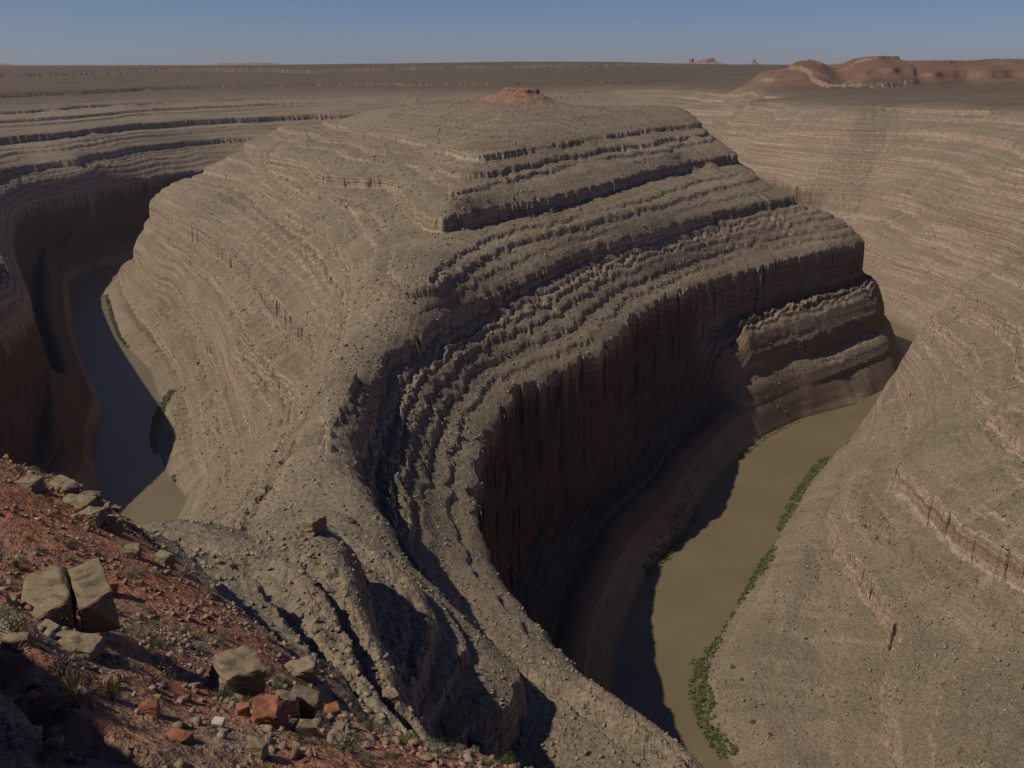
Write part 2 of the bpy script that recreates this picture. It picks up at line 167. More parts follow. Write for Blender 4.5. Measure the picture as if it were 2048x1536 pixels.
[-62.5,379.5,168.6],[-62.9,385.5,168.7],[-63.3,391.5,168.7],[-63.7,397.5,168.8],[-64.1,403.5,168.9],[-64.4,409.5,169.0],[-63.7,415.4,169.0],[-61.9,421.3,169.0],
[-60.1,427.2,169.0],[-58.3,433.1,169.0],[-56.5,439.1,169.0],[-54.6,445.0,169.0],[-52.8,450.9,169.0],[-51.0,456.8,169.0],[-49.2,462.7,169.0],[-47.4,468.6,169.0],
[-45.6,474.5,169.0],[-42.9,480.1,169.0],[-39.0,488.6,169.0],[-33.8,499.8,169.0],[-26.0,516.6,169.0],[-15.5,539.1,169.0],[-5.0,561.2,169.0],[6.0,582.6,169.2],
[16.9,604.0,169.4],[27.9,625.4,169.6],[38.8,646.8,169.7],[49.7,668.2,169.9],[62.5,688.3,170.1],[78.3,706.5,170.4],[92.2,722.3,170.6],[106.0,738.2,170.9],
[117.7,752.3,171.1],[129.1,766.7,171.2],[140.6,781.2,171.4],[154.0,798.1,171.6],[167.3,815.0,171.7],[182.6,834.3,171.9],[198.9,852.1,172.2],[215.5,869.5,172.5],
[232.1,886.9,172.8],[248.7,904.2,173.1],[265.3,921.6,173.4],[282.0,939.0,173.6],[298.6,956.4,173.9],[300.4,981.7,173.9],[297.7,1005.8,173.7],[295.0,1029.8,173.6],
[292.4,1053.9,173.4],[289.7,1077.9,173.3],[287.3,1099.0,173.1],[285.3,1117.0,173.0],[281.5,1131.6,172.9],[277.9,1143.2,172.9],[274.4,1154.8,172.8],[271.7,1163.5,172.8],
[269.9,1169.4,172.7],[268.1,1175.2,172.7],[265.5,1183.9,172.6],[261.9,1195.5,172.6],[257.5,1210.0,172.5],[251.3,1230.3,172.4],[244.2,1253.5,172.3],[237.1,1276.8,172.1],
[230.0,1300.0,172.0],[215.8,1319.6,171.8],[201.6,1339.1,171.6],[187.3,1358.7,171.5],[173.1,1378.2,171.3],[147.3,1411.4,171.0],[104.5,1434.3,170.4],[53.6,1461.4,169.7],
[8.0,1485.7,169.1],[-48.5,1492.4,168.5],[-103.0,1495.2,168.0],[-163.6,1498.2,167.4],[-223.0,1492.7,166.8],[-280.6,1474.5,166.2],[-338.2,1456.4,165.5],[-387.1,1440.9,165.0],
[-419.4,1394.6,164.1],[-447.2,1351.7,163.3],[-451.7,1324.1,163.1],[-437.8,1304.2,163.3],[-423.9,1284.3,163.5],[-410.0,1264.4,163.8],[-396.1,1244.5,164.0],
[-382.2,1224.6,164.2],[-368.3,1204.7,164.4],[-356.1,1187.3,164.6],[-345.7,1172.4,164.8],[-337.0,1159.9,164.9],[-330.0,1150.0,165.0],[-325.4,1138.9,165.1],
[-320.7,1127.7,165.1],[-316.1,1116.6,165.2],[-311.5,1105.4,165.2],[-306.9,1094.3,165.3],[-301.1,1080.4,165.4],[-294.1,1063.6,165.4],[-286.0,1044.1,165.5],
[-276.8,1021.9,165.7],[-267.5,999.6,165.8],[-258.3,977.3,165.9],[-249.0,955.0,166.0],[-238.6,933.2,166.1],[-228.2,911.4,166.2],[-217.7,889.5,166.4],[-207.3,867.7,166.5],
[-196.9,845.9,166.6],[-186.5,824.1,166.7],[-176.0,802.3,166.8],[-165.6,780.5,167.0],[-157.6,757.6,167.1],[-150.5,734.5,167.2],[-143.3,711.3,167.4],[-136.2,688.2,167.5],
[-129.0,665.0,167.7],[-121.8,641.8,167.8],[-114.7,618.7,167.9],[-109.7,594.9,168.0],[-106.4,573.7,168.0],[-103.2,552.6,168.0],[-99.9,531.4,168.0],[-96.7,510.2,168.0],
[-93.4,489.1,168.0],[-91.4,467.7,168.0],[-90.5,449.2,168.0],[-89.4,427.7,168.0],[-88.3,406.2,168.0],[-87.1,384.8,168.0],[-86.1,366.5,168.0],[-85.2,351.3,168.0],
[-84.3,336.1,168.0],[-83.6,320.6,168.0],[-83.0,305.0,168.0],[-82.4,289.4,168.0],[-81.6,274.0,168.0],[-80.4,256.0,168.0],[-85.0,235.0,168.0],[-91.0,217.0,168.0],
[-97.9,199.4,168.0],[-106.5,182.5,168.0],[-115.1,165.6,168.0],[-123.8,149.1,168.0],[-131.1,135.5,168.0],[-138.4,121.8,168.0],[-145.6,108.2,168.0],[-153.5,95.0,168.0],
[-162.2,82.5,168.0],[-171.0,70.0,168.0],[-178.0,60.0,168.0],[-181.5,55.0,168.0],[-185.0,50.0,168.0],[-188.5,45.0,168.0],[-192.0,40.0,168.0],[-199.0,30.0,168.0],
[-204.2,22.5,168.0],[-207.8,17.5,168.0],[-211.2,12.5,168.0],[-220,0,168],[-50.0,560.0,199.0],[-49.0,536.0,197.2],[-48.3,518.0,195.8],[-47.7,503.0,194.7],
[-66.6,364.2,180.4],[-67.3,358.1,180.2],[-67.9,348.9,179.9],[-67.5,339.8,179.5],[-67.2,330.6,179.2],[-66.8,321.4,178.8],[-66.5,312.2,178.5],[-66.1,303.1,178.1],
[-65.6,293.5,178.0],[-64.7,280.6,178.0],[-63.2,264.5,177.0],[-61.2,248.2,176.4],[-56.0,205.0,193.0],[-55.8,198.8,195.5],[-55.5,192.5,198.0],[-55.2,186.2,200.5],
[-55.0,180.0,203.0],[-54.0,173.3,206.0],[-53.0,166.7,209.0],[-52,160,212],[260.7,1042.5,208.0],[243.2,1025.7,208.0],[232.3,1015.1,208.0],[228.0,1010.9,208.0],
[223.6,1006.7,208.0],[219.2,1002.5,208.0],[214.9,998.3,208.0],[210.5,994.1,208.0],[206.1,989.9,208.0],[201.8,985.7,208.0],[197.4,981.5,208.0],[193.0,977.3,208.0],
[189.1,972.8,208.0],[185.7,967.9,207.9],[180.5,960.5,207.8],[173.6,950.6,207.7],[165.0,938.3,207.6],[152.9,921.1,207.4],[139.1,901.4,207.1],[126.3,881.0,206.9],
[115.2,859.1,206.7],[104.2,837.2,206.5],[93.1,815.4,206.3],[82.0,793.5,206.1],[69.8,772.5,206.0],[56.6,752.2,206.0],[43.4,731.9,206.0],[30.1,711.7,206.0],
[12.7,694.7,205.6],[-0.3,681.9,205.2],[-10.8,670.8,205.0],[-19.6,657.8,205.0],[-26.7,647.4,205.0],[-33.5,636.9,204.9],[-44.9,618.4,204.4],[-59.6,628.7,204.0],
[-64.5,646.4,204.0],[-71.1,670.0,204.0],[-77.6,693.6,204.0],[-84.1,717.2,204.0],[-89.6,740.9,204.0],[-94.5,764.6,204.0],[-99.4,788.3,204.0],[-104.3,812.0,204.0],
[-109.2,835.7,204.0],[-121.5,856.8,203.8],[-144.4,865.6,203.3],[-166.9,876.8,203.0],[-186.2,888.8,203.0],[-195.4,910.6,202.8],[-202.8,933.6,202.6],[-210.2,956.6,202.4],
[-217.7,979.6,202.2],[-225.1,1002.6,202.0],[-239.6,1025.3,201.8],[-254.1,1044.6,201.6],[-266.8,1061.5,201.4],[-277.7,1076.0,201.3],[-290.4,1092.9,201.1],
[-323.8,1169.7,200.7],[-330.2,1186.5,200.6],[-337.6,1206.2,200.5],[-346.1,1228.7,200.3],[-354.5,1251.2,200.2],[-363.0,1273.6,200.1],[-372.3,1296.1,200.0],
[-384.1,1318.7,200.0],[-372.5,1341.7,200.2],[-350.0,1356.7,200.4],[-315.0,1380.0,200.8],[-255.2,1399.0,201.2],[-195.5,1410.9,201.5],[-135.8,1422.8,201.8],
[-79.7,1424.4,202.2],[-21.6,1408.2,202.9],[10.3,1399.4,203.2],[33.5,1392.9,203.5],[56.8,1386.5,203.7],[80.0,1380.0,204.0],[97.1,1362.9,204.3],[114.3,1345.7,204.6],
[131.4,1328.6,204.9],[148.6,1311.4,205.1],[165.7,1294.3,205.4],[182.9,1277.1,205.7],[200.0,1260.0,206.0],[214.1,1240.5,206.2],[222.8,1228.4,206.4],[228.1,1221.1,206.4],
[231.6,1216.2,206.5],[238.6,1206.5,206.6],[263.8,1133.6,207.3],[263.2,1115.3,207.4],[262.4,1094.1,207.6],[261.6,1069.8,207.8],[-44.4,645.0,222.0],[-37.1,658.5,222.0],
[-29.8,672.0,222.0],[-22.5,685.6,222.0],[-12.2,704.5,222.0],[-0.5,726.1,222.0],[10.7,747.8,222.0],[20.3,766.9,222.0],[30.0,785.9,222.0],[39.6,804.9,222.0],
[47.9,821.2,222.0],[58.7,836.0,222.3],[71.3,853.3,222.6],[84.0,870.5,222.9],[98.4,890.3,223.2],[111.1,907.5,223.5],[123.7,924.8,223.8],[138.4,939.9,224.2],
[150.8,948.8,224.4],[160.7,955.8,224.6],[168.2,961.1,224.8],[-31.7,731.3,235.0],[-19.2,752.1,235.0],[-6.8,772.8,235.0],[4.2,790.9,235.0],[15.4,808.8,235.1],
[24.9,824.1,235.3],[34.5,839.4,235.4],[45.7,857.3,235.5],[56.9,875.1,235.6],[69.7,895.5,235.8],[82.4,915.9,235.9],[95.0,936.6,236.1],[107.3,957.6,236.3],
[119.6,978.6,236.6],[131.9,999.6,236.8],[144.2,1020.6,237.0],[160.3,1039.0,237.2],[176.4,1057.4,237.4],[192.4,1075.9,237.6],[208.5,1094.3,237.7],[224.6,1112.8,237.9],
[230.0,1134.8,239.9],[229.2,1152.9,242.3],[228.3,1171.1,244.6],[227.5,1189.3,246.9],[-42.3,763.0,234.8],[-50.0,786.1,234.7],[-57.6,809.2,234.5],[-65.3,832.3,234.4],
[-73.0,855.4,234.2],[-80.7,878.4,234.1],[-89.7,900.9,233.9],[-99.9,922.6,233.8],[-110.1,944.4,233.6],[-120.4,966.2,233.5],[-130.6,988.0,233.3],[-140.9,1009.8,233.2],
[-151.1,1031.6,233.1],[-162.0,1053.1,232.8],[-173.3,1074.6,232.6],[-184.6,1096.0,232.3],[-195.9,1117.4,232.0],[-207.2,1138.9,231.7],[-218.5,1160.3,231.5],
[-229.8,1181.8,231.2],[-241.1,1203.2,230.9],[-252.4,1224.6,230.6],[-263.7,1246.1,230.4],[-275.0,1267.5,230.1],[-289.8,1286.9,229.6],[-306.7,1305.0,228.9],
[-323.7,1323.2,228.2],[-60.0,960.0,250.0],[-33.0,960.0,250.9],[-6.0,960.0,251.8],[17.0,972.7,252.4],[36.4,987.3,252.9],[55.8,1001.8,253.4],[75.2,1016.4,253.9],
[88.0,1040.0,254.4],[97.1,1062.9,254.9],[106.3,1085.7,255.3],[115.4,1108.6,255.8],[113.6,1133.8,256.0],[103.4,1156.0,256.0],[93.2,1178.1,256.0],[83.0,1200.2,256.0],
[72.8,1222.3,256.0],[62.6,1244.5,256.0],[38.7,1250.0,255.7],[14.3,1250.0,255.3],[-10.0,1250.0,255.0],[-34.3,1250.0,254.7],[-58.7,1250.0,254.3],[-82.8,1248.8,253.9],
[-105.1,1239.5,252.7],[-127.4,1230.2,251.6],[-149.8,1220.9,250.5],[-172.1,1211.6,249.4],[-194.4,1202.3,248.3],[-189.2,1178.5,248.5],[-178.5,1156.9,248.9],
[-167.7,1135.4,249.4],[-156.9,1113.8,249.8],[-146.2,1092.3,250.3],[-135.4,1070.8,250.8],[-44.0,171.0,213.0],[-37.9,159.2,214.3],[-31.9,147.3,215.7],[-27.7,135.3,216.0],
[-22.7,125.3,216.0],[-19.5,115.8,216.0],[-14.8,107.9,216.0],[-10.0,100.0,216.0],[-5.7,94.7,216.0],[0.8,86.7,216.0],[5.1,81.8,215.8],[9.3,77.3,215.3],[13.6,72.9,214.9],
[17.8,68.4,214.4],[22.0,64.0,214.0],[27.4,60.6,213.4],[32.9,57.1,212.9],[38.3,53.7,212.3],[43.7,50.3,211.7],[49.1,46.9,211.1],[54.6,43.4,210.6],[60.0,40.0,210.0],
[64.0,35.4,209.7],[68.0,30.9,209.4],[74.0,24.0,209.0],[80.0,17.1,208.6],[86.0,10.3,208.1],[92.0,3.4,207.7],[98.0,-3.4,207.3],[104.0,-10.3,206.9],[110.0,-17.1,206.4],
[118.0,-26.3,205.9],[126.0,-35.4,205.3],[-14.3,146.8,170.2],[-8.8,134.4,170.0],[-4.4,125.1,170.0],[0.3,116.6,170.0],[5.0,108.0,170.0],[11.0,101.1,170.0],
[17.0,94.3,170.0],[24.0,88.0,170.0],[31.5,82.0,170.0],[39.0,76.0,170.0],[46.6,70.5,170.0],[54.2,64.9,170.0],[61.8,59.4,170.0],[69.5,53.8,170.0],[-67.3,180.0,206.0],
[-72.7,176.0,209.0],[-78.0,172.0,212.0],[-87.4,159.8,212.0],[-96.4,147.1,212.1],[-103.6,132.9,212.9],[-110.7,118.6,213.6],[-118.8,105.2,214.1],[-128.3,93.1,214.2],
[-139.7,78.6,214.4],[-45.0,133.0,226.0],[-37.5,122.5,226.0],[-31.9,114.6,226.0],[-25.6,107.1,226.0],[-18.9,99.8,226.0],[-14.4,94.9,226.0],[-7.8,87.5,226.0],
[-3.2,82.5,226.0],[1.2,77.5,226.0],[5.8,72.5,226.0],[10.1,67.8,226.0],[14.4,63.2,226.0],[18.6,58.8,226.0],[22.9,54.2,226.0],[27.1,49.8,226.0],[31.4,45.2,226.0],
[35.6,40.8,226.0],[39.9,36.2,226.0],[-42.0,95.0,241.0],[-37.7,90.8,241.0],[-33.3,86.7,241.0],[-29.0,82.5,241.0],[-24.7,78.3,241.0],[-18.2,72.1,241.0],[-13.4,68.0,241.0],
[-8.3,64.0,241.0],[-3.1,60.0,241.0],[2.0,56.0,241.0],[6.9,52.0,240.7],[11.7,48.0,240.4],[16.6,44.0,240.1],[21.0,39.5,240.0],[25.0,34.6,240.0],[29.0,29.7,240.0],
[33.0,24.8,240.0],[37.0,19.8,240.0],[41.0,14.9,240.0],[45.0,10.0,240.0],[49.8,6.1,240.0],[54.6,2.2,240.0],[59.3,-1.7,240.0],[64.1,-5.7,240.0],[68.9,-9.6,240.0],
[73.7,-13.5,240.0],[78.5,-17.4,240.0],[85.7,-23.3,240.0],[90.4,-27.2,240.0],[97.6,-33.0,240.0],[-36.0,272.0,146.0],[-29.7,260.6,145.4],[-25.0,252.0,145.0],
[-20.9,243.0,144.6],[-15.4,231.0,144.1],[-8.9,220.5,144.0],[-2.1,210.5,144.0],[-90.0,118.0,235.0],[-79.7,124.9,233.3],[-75.0,100.0,266.0],[-66.5,94.6,264.7],
[-58.0,89.2,263.4],[-51.1,88.4,261.0],[-43.5,87.1,258.0],[-38.6,83.1,258.0],[-33.5,78.3,258.0],[-28.3,72.7,258.0],[-23.1,68.5,258.0],[-13.5,61.5,258.0],
[5.3,46.9,256.4],[10.0,43.0,256.0],[14.8,38.2,255.6],[19.6,33.4,255.2],[24.0,28.7,255.0],[28.0,24.1,255.0],[32.0,19.5,255.0],[36.0,14.9,255.0],[58.1,-6.6,255.0],
[62.7,-10.8,255.0],[67.3,-15.0,255.0],[72.0,-19.1,255.0],[76.6,-23.3,255.0],[83.5,-29.6,255.0],[90.4,-35.8,255.0],[95,-40,255],[-28.7,48.0,274.0],[-22.7,43.0,274.7],
[-15.2,40.2,273.0],[-7.5,40.8,269],[-13.5,22.5,286.5],[-7.0,19.0,286.5],[0.0,15.0,287.0],[8,12,288],[-21.0,36.0,281.0],[-15.0,30.0,282.0],[-8.3,28.7,280.7],
[-36.0,25.0,290.0],[-39.3,30.0,289.0],[-42.7,35.0,288.0],[-46.0,40.0,287.0],[-50.8,44.4,287.0],[-55.6,48.8,287.0],[-60.4,53.2,287.0],[-67.6,59.8,287.0],
[-76.2,63.2,287.0],[-85.6,65.1,287.0],[-95.0,67.0,287.0],[-107.5,69.5,287.0],[15.0,14.0,283.0],[14.8,17.5,280.0],[14.5,21.0,277.0],[14.2,24.5,274.0],[14.0,28.0,271.0],
[17.6,22.9,271.9],[21.1,17.8,272.8],[24.7,12.7,273.7],[28.2,7.6,274.6],[-12.0,6.0,302.0],[-16.2,10.8,302.5],[-20.5,15.5,303.0],[-25.5,19.5,303.0],[-30.5,23.2,303.0],
[-48.5,35.2,303.0],[-54.0,38.3,303.0],[-59.5,41.5,303.0],[-65.0,44.7,303.0],[-73.2,49.4,303.0],[-82.0,52.0,303.0],[-91.0,53.5,303.0],[-103.0,55.5,303.0],
[-115.0,57.5,303.0],[-6.0,2.5,302.5],[3.0,2.5,302.5],[9.0,-0.5,302.2],[14.2,-4.0,302.0],[18.8,-8.0,302.0],[23.2,-12.0,302.0],[27.8,-16.0,302.0],[31.9,-20.4,302.0],
[35.8,-25.2,302.0],[39.6,-29.9,302.0],[43.5,-34.7,302.0],[47.3,-39.5,302.0],[51.2,-44.2,302.0],[55.0,-49.0,302.0],[60.8,-56.2,302.0],[66.5,-63.3,302.0],
[72.3,-70.5,302.0],[78.1,-77.6,302.0],[87.2,-85.4,302.0],[96.8,-92.6,302.0],[106.4,-99.8,302.0],[118.4,-108.8,302.0],[130.4,-117.8,302.0],[144.8,-128.6,302.0],
[159.2,-139.4,302.0],[176.0,-152.0,302.0],[192.8,-164.6,302.0],[-300.0,-200.0,303.0],[-278.4,-189.2,303.1],[-256.8,-178.4,303.2],[-235.1,-167.6,303.3],
[-213.5,-156.8,303.4],[-194.6,-147.3,303.5],[-178.4,-139.2,303.6],[-162.2,-131.1,303.7],[-145.9,-123.0,303.8],[-132.4,-116.2,303.8],[-118.9,-109.5,303.9],
[-108.1,-104.1,304.0],[-97.1,-98.9,304.0],[-85.7,-94.3,304.0],[-74.3,-89.7,304.0],[-65.7,-86.3,304.0],[-57.1,-82.9,304.0],[-48.6,-79.4,304.0],[-40.0,-76.0,304.0],
[-31.4,-72.6,304.0],[-25.7,-70.3,304.0],[-20.0,-68.0,304.0],[-14.3,-65.7,304.0],[-8.6,-63.4,304.0],[-2.9,-61.1,304.0],[3.5,-64.9,304.0],[7.0,-69.8,303.9],
[12.3,-77.2,303.9],[17.5,-84.6,303.8],[22.8,-91.9,303.8],[28.1,-99.3,303.7],[33.3,-106.7,303.7],[40.4,-116.5,303.6],[47.4,-126.3,303.5],[54.4,-136.1,303.5],
[63.2,-148.4,303.4],[71.9,-160.7,303.3],[82.5,-175.4,303.2],[93.0,-190.2,303.1],[-353.8,4.6,296.2],[-350,0,300],[-720.0,330.0,160.0],[-709.8,351.8,160.0],
[-699.6,373.6,160.0],[-689.5,395.5,160.0],[-679.3,417.3,160.0],[-669.1,439.1,160.0],[-658.9,460.9,160.0],[-649.1,486.0,160.0],[-645.7,509.8,160.0],[-642.3,533.6,160.0],
[-638.9,557.4,160.0],[-635.5,581.3,160.0],[-632.1,605.1,160.0],[-634.3,631.4,160.0],[-642.9,654.3,160.0],[-651.4,677.1,160.0],[-660.0,700.0,160.0],[-668.6,722.9,160.0],
[-677.1,745.7,160.0],[-685.7,768.6,160.0],[-696.7,790.0,160.0],[-710.0,810.0,160.0],[-723.3,830.0,160.0],[-736.7,850.0,160.0],[-750.0,870.0,160.0],[-763.3,890.0,160.0],
[-776.7,910.0,160.0],[-790.0,930.0,160.0],[-779.1,951.6,160.2],[-768.2,973.2,160.3],[-757.3,994.9,160.5],[-746.4,1016.5,160.7],[-735.5,1038.1,160.9],[-724.6,1059.7,161.0],
[-713.7,1081.3,161.2],[-702.9,1102.9,161.4],[-692.0,1124.6,161.5],[-681.1,1146.2,161.7],[-739.1,1378.5,162.0],[-760.7,1434.9,162.0],[-726.5,1456.6,162.0],
[-702.0,1469.7,162.0],[-462.8,1693.8,160.0],[-454.9,1732.0,160.0],[-450.1,1755.6,160.0],[-440.5,1802.7,160.0],[-428.4,1861.6,160.0],[-416.3,1920.5,160.0],
[-404.2,1979.4,160.0],[-349.3,2006.3,160.0],[-289.6,2013.8,160.0],[-229.9,2021.3,160.0],[-170.1,2028.7,160.0],[-110.4,2036.2,160.0],[-50.7,2043.7,160.0],
[11.1,2045.2,160.1],[66.7,2021.4,160.4],[122.2,1997.6,160.7],[177.8,1973.8,161.0],[233.3,1950.0,161.3],[288.9,1926.2,161.7],[344.4,1902.4,162.0],[-860.0,450.0,195.0],
[-860.0,474.1,195.0],[-860.0,498.3,195.0],[-860.0,522.4,195.0],[-860.0,546.6,195.0],[-860.0,570.7,195.0],[-860.0,594.8,195.0],[-860.0,619.0,195.0],[-860.0,643.1,195.0],
[-860.0,667.2,195.0],[-860.0,691.4,195.0],[-860.0,715.5,195.0],[-860.0,739.7,195.0],[-860.0,763.8,195.0],[-860.0,787.9,195.0],[-864.3,814.4,195.0],[-871.2,837.4,195.1],
[-878.1,860.4,195.2],[-885.0,883.5,195.2],[-891.9,906.5,195.3],[-898.8,929.5,195.3],[-905.8,952.5,195.4],[-912.7,975.5,195.4],[-919.6,998.6,195.5],[-926.5,1021.6,195.6],
[-943.7,1079.1,195.7],[-961.0,1136.7,195.8],[-978.3,1194.2,196.0],[-951.5,1249.4,196.2],[-921.4,1301.5,196.4],[-891.4,1353.5,196.5],[-861.4,1405.5,196.7],
[-831.3,1457.5,196.9],[-806.1,1515.2,197.0],[-786.5,1572.4,197.0],[-766.7,1629.5,197.0],[-746.0,1686.5,196.7],[-725.3,1743.5,196.4],[-704.6,1800.5,196.2],
[-674.3,1854.8,196.0],[-632.2,1897.9,196.0],[-590.0,1940.9,196.0],[-547.9,1984.0,196.0],[-505.7,2027.1,196.0],[-451.8,2059.4,196.0],[-398.9,2088.0,196.0],
[-346.0,2116.7,196.0],[-293.1,2145.4,196.0],[-240.2,2174.0,196.0],[-187.3,2202.7,196.0],[-134.4,2231.4,196.0],[-73.7,2243.4,196.1],[-15.3,2228.8,196.4],
[43.1,2214.2,196.7],[101.5,2199.6,197.0],[159.9,2185.0,197.3],[218.2,2170.4,197.6],[276.6,2155.8,197.9],[-1200.0,1300.0,225.0],[-1180.4,1356.9,225.0],[-1160.7,1413.8,225.0],
[-1141.1,1470.7,225.0],[-1121.5,1527.6,225.0],[-1101.8,1584.5,225.0],[-1082.2,1641.4,225.0],[-1062.6,1698.3,225.0],[-1042.9,1755.2,225.0],[-1023.3,1812.2,225.0],
[-998.8,1870.2,225.0],[-969.6,1922.7,225.0],[-940.4,1975.2,225.0],[-911.2,2027.8,225.0],[-882.0,2080.3,225.0],[-852.8,2132.9,225.0],[-809.2,2176.0,225.0],
[-758.5,2208.4,225.0],[-707.8,2240.9,225.0],[-657.2,2273.4,225.0],[-606.5,2305.8,225.0],[-555.8,2338.3,225.0],[-493.7,2345.6,225.0],[-434.0,2337.5,225.0],
[-374.3,2329.4,225.0],[-314.6,2321.3,225.0],[-253.0,2324.6,225.0],[-195.7,2342.8,225.0],[-138.4,2361.0,225.0],[-81.1,2379.1,225.0],[-23.8,2397.3,225.0],
[33.5,2415.5,225.0],[90.8,2433.7,225.0],[148.1,2451.8,225.0],[205.4,2470.0,225.0],[262.8,2488.2,225.0],[-1600.0,1700.0,255.0],[-1589.6,1759.3,255.2],[-1579.3,1818.5,255.4],
[-1568.9,1877.8,255.6],[-1558.5,1937.1,255.8],[-1548.2,1996.3,255.9],[-1537.8,2055.6,256.1],[-1527.4,2114.9,256.3],[-1517.1,2174.1,256.5],[-1506.7,2233.4,256.7],
[-1496.3,2292.7,256.9],[-1486.0,2351.9,257.1],[-1475.6,2411.2,257.2],[-1465.2,2470.5,257.4],[-1454.9,2529.7,257.6],[-1444.5,2589.0,257.8],[-1434.1,2648.3,258.0],
[-1405.2,2700.9,258.0],[-1376.3,2753.5,258.0],[-1347.4,2806.2,258.0],[-1318.5,2858.8,258.0],[-1289.6,2911.4,258.0],[-1260.8,2964.1,258.0],[-1231.9,3016.7,258.0],
[-1203.0,3069.3,258.0],[-1144.7,3087.8,258.0],[-1084.5,3087.8,258.0],[-1024.3,3087.8,258.0],[-964.1,3087.8,258.0],[-904.0,3087.8,258.0],[-843.8,3087.8,258.0],
[-783.6,3087.8,258.0],[-723.4,3087.8,258.0],[-663.2,3087.8,258.0],[-603.0,3087.8,258.0],[-542.8,3087.8,258.0],[-493.1,3052.0,258.0],[-447.9,3012.2,258.0],
[-402.6,2972.4,258.0],[-357.4,2932.6,258.0],[-312.2,2892.9,258.0],[-266.9,2853.1,258.0],[-221.7,2813.3,258.0],[-176.4,2773.5,258.0],[-131.2,2733.8,258.0],
[-86.0,2694.0,258.0],[-40.7,2654.2,258.0],[18.7,2670.5,258.3],[74.1,2693.8,258.5],[129.5,2717.2,258.8],[184.9,2740.6,259.0],[240.3,2763.9,259.3],[295.8,2787.3,259.6],
[351.2,2810.7,259.8],[406.6,2834.1,260.1],[462.0,2857.4,260.4],[517.4,2880.8,260.6],[572.8,2904.2,260.9],[628.2,2927.5,261.2],[683.6,2950.9,261.4],[739.0,2974.3,261.7],
[794.5,2997.7,262.0],[856.4,2990.6,262.0],[915.8,2980.7,262.0],[975.2,2970.8,262.0],[1034.7,2960.9,262.0],[1094.1,2951.0,262.0],[1153.5,2941.1,262.0],[1212.9,2931.2,262.0],
[1272.3,2921.3,262.0],[1331.7,2911.4,262.0],[1391.1,2901.5,262.0],[-904.3,604.3,290.1],[-921.3,621.3,290.7],[-938.3,638.3,291.3],[-955.3,655.3,291.8],[-972.3,672.3,292.4],
[-989.4,689.4,293.0],[-1006.4,706.4,293.5],[-1023.4,723.4,294.1],[-1040.4,740.4,294.7],[-1057.4,757.4,295.2],[-1074.5,774.5,295.8],[-1091.5,791.5,296.4],
[-1108.5,808.5,297.0],[-1125.5,825.5,297.5],[-1168.1,868.1,298.9],[-1211.7,909.4,300.0],[-1258.7,946.9,300.0],[-1305.6,984.5,300.0],[-1352.6,1022.1,300.0],
[-1399.5,1059.6,300.0],[-1446.5,1097.2,300.0],[-1493.4,1134.7,300.0],[-1540.4,1172.3,300.0],[-1587.3,1209.9,300.0],[-1634.3,1247.4,300.0],[-1681.2,1285.0,300.0],
[-1725.5,1325.5,300.1],[-1768.1,1368.1,300.2],[-1810.6,1410.6,300.3],[-1853.2,1453.2,300.4],[-1895.7,1495.7,300.6],[-1938.3,1538.3,300.7],[-1980.9,1580.9,300.8],
[-2023.4,1623.4,300.9],[-2066.0,1666.0,301.0],[-2108.5,1708.5,301.2],[-2151.1,1751.1,301.3],[-2193.6,1793.6,301.4],[-2236.2,1836.2,301.5],[-2278.7,1878.7,301.7],
[-2321.3,1921.3,301.8],[-2363.8,1963.8,301.9],[-2400.0,2900.0,296.0],[-2343.0,2919.0,296.2],[-2286.0,2938.0,296.5],[-2229.0,2957.0,296.7],[-2172.0,2976.0,297.0],
[-2115.0,2995.0,297.2],[-2058.0,3014.0,297.4],[-2001.0,3033.0,297.7],[-1943.9,3052.0,297.9],[-1886.9,3071.0,298.1],[-1829.9,3090.0,298.4],[-1772.9,3109.0,298.6],
[-1715.9,3128.0,298.9],[-1658.9,3147.0,299.1],[-1601.9,3166.0,299.3],[-1544.9,3185.0,299.6],[-1487.9,3204.0,299.8],[-1430.9,3223.0,300.0],[-1373.9,3242.0,300.3],
[-1316.9,3261.0,300.5],[-1259.9,3280.0,300.8],[-1202.9,3299.0,301.0],[-1143.3,3307.1,301.8],[-1083.6,3314.6,302.6],[-1023.9,3322.0,303.4],[-964.2,3329.5,304.2],
[-904.5,3336.9,305.1],[-844.8,3344.4,305.9],[-785.1,3351.9,306.7],[-725.4,3359.3,307.5],[-665.7,3366.8,308.3],[-606.0,3374.3,309.2],[-546.3,3381.7,310.0],
[-486.6,3389.2,310.8],[-426.9,3396.6,311.6],[-366.9,3400.0,312.3],[-306.6,3400.0,312.7],[-246.4,3400.0,313.2],[-186.1,3400.0,313.7],[-125.9,3400.0,314.2],
[-65.7,3400.0,314.7],[-5.4,3400.0,315.2],[54.8,3400.0,315.6],[114.9,3401.9,315.8],[174.6,3409.3,315.1],[234.3,3416.8,314.3],[294.0,3424.3,313.6],[353.7,3431.7,312.8],
[413.4,3439.2,312.1],[473.1,3446.6,311.3],[532.8,3454.1,310.6],[592.5,3461.6,309.8],[652.2,3469.0,309.1],[711.9,3476.5,308.4],[771.6,3484.0,307.6],[831.3,3491.4,306.9],
[891.0,3498.9,306.1],[439.8,1371.4,118.0],[447.3,1366.1,118.0],[457.2,1359.0,118.0],[467.2,1351.9,118.0],[477.2,1344.8,118.0],[487.2,1337.7,118.0],[497.2,1330.6,118.0],
[507.2,1323.5,118.0],[515.0,1315.2,118.0],[516.0,1306.1,118.0],[516.6,1300.1,118.0],[517.2,1294.1,118.0],[517.9,1288.1,118.0],[518.5,1282.1,118.0],[519.2,1276.0,118.0],
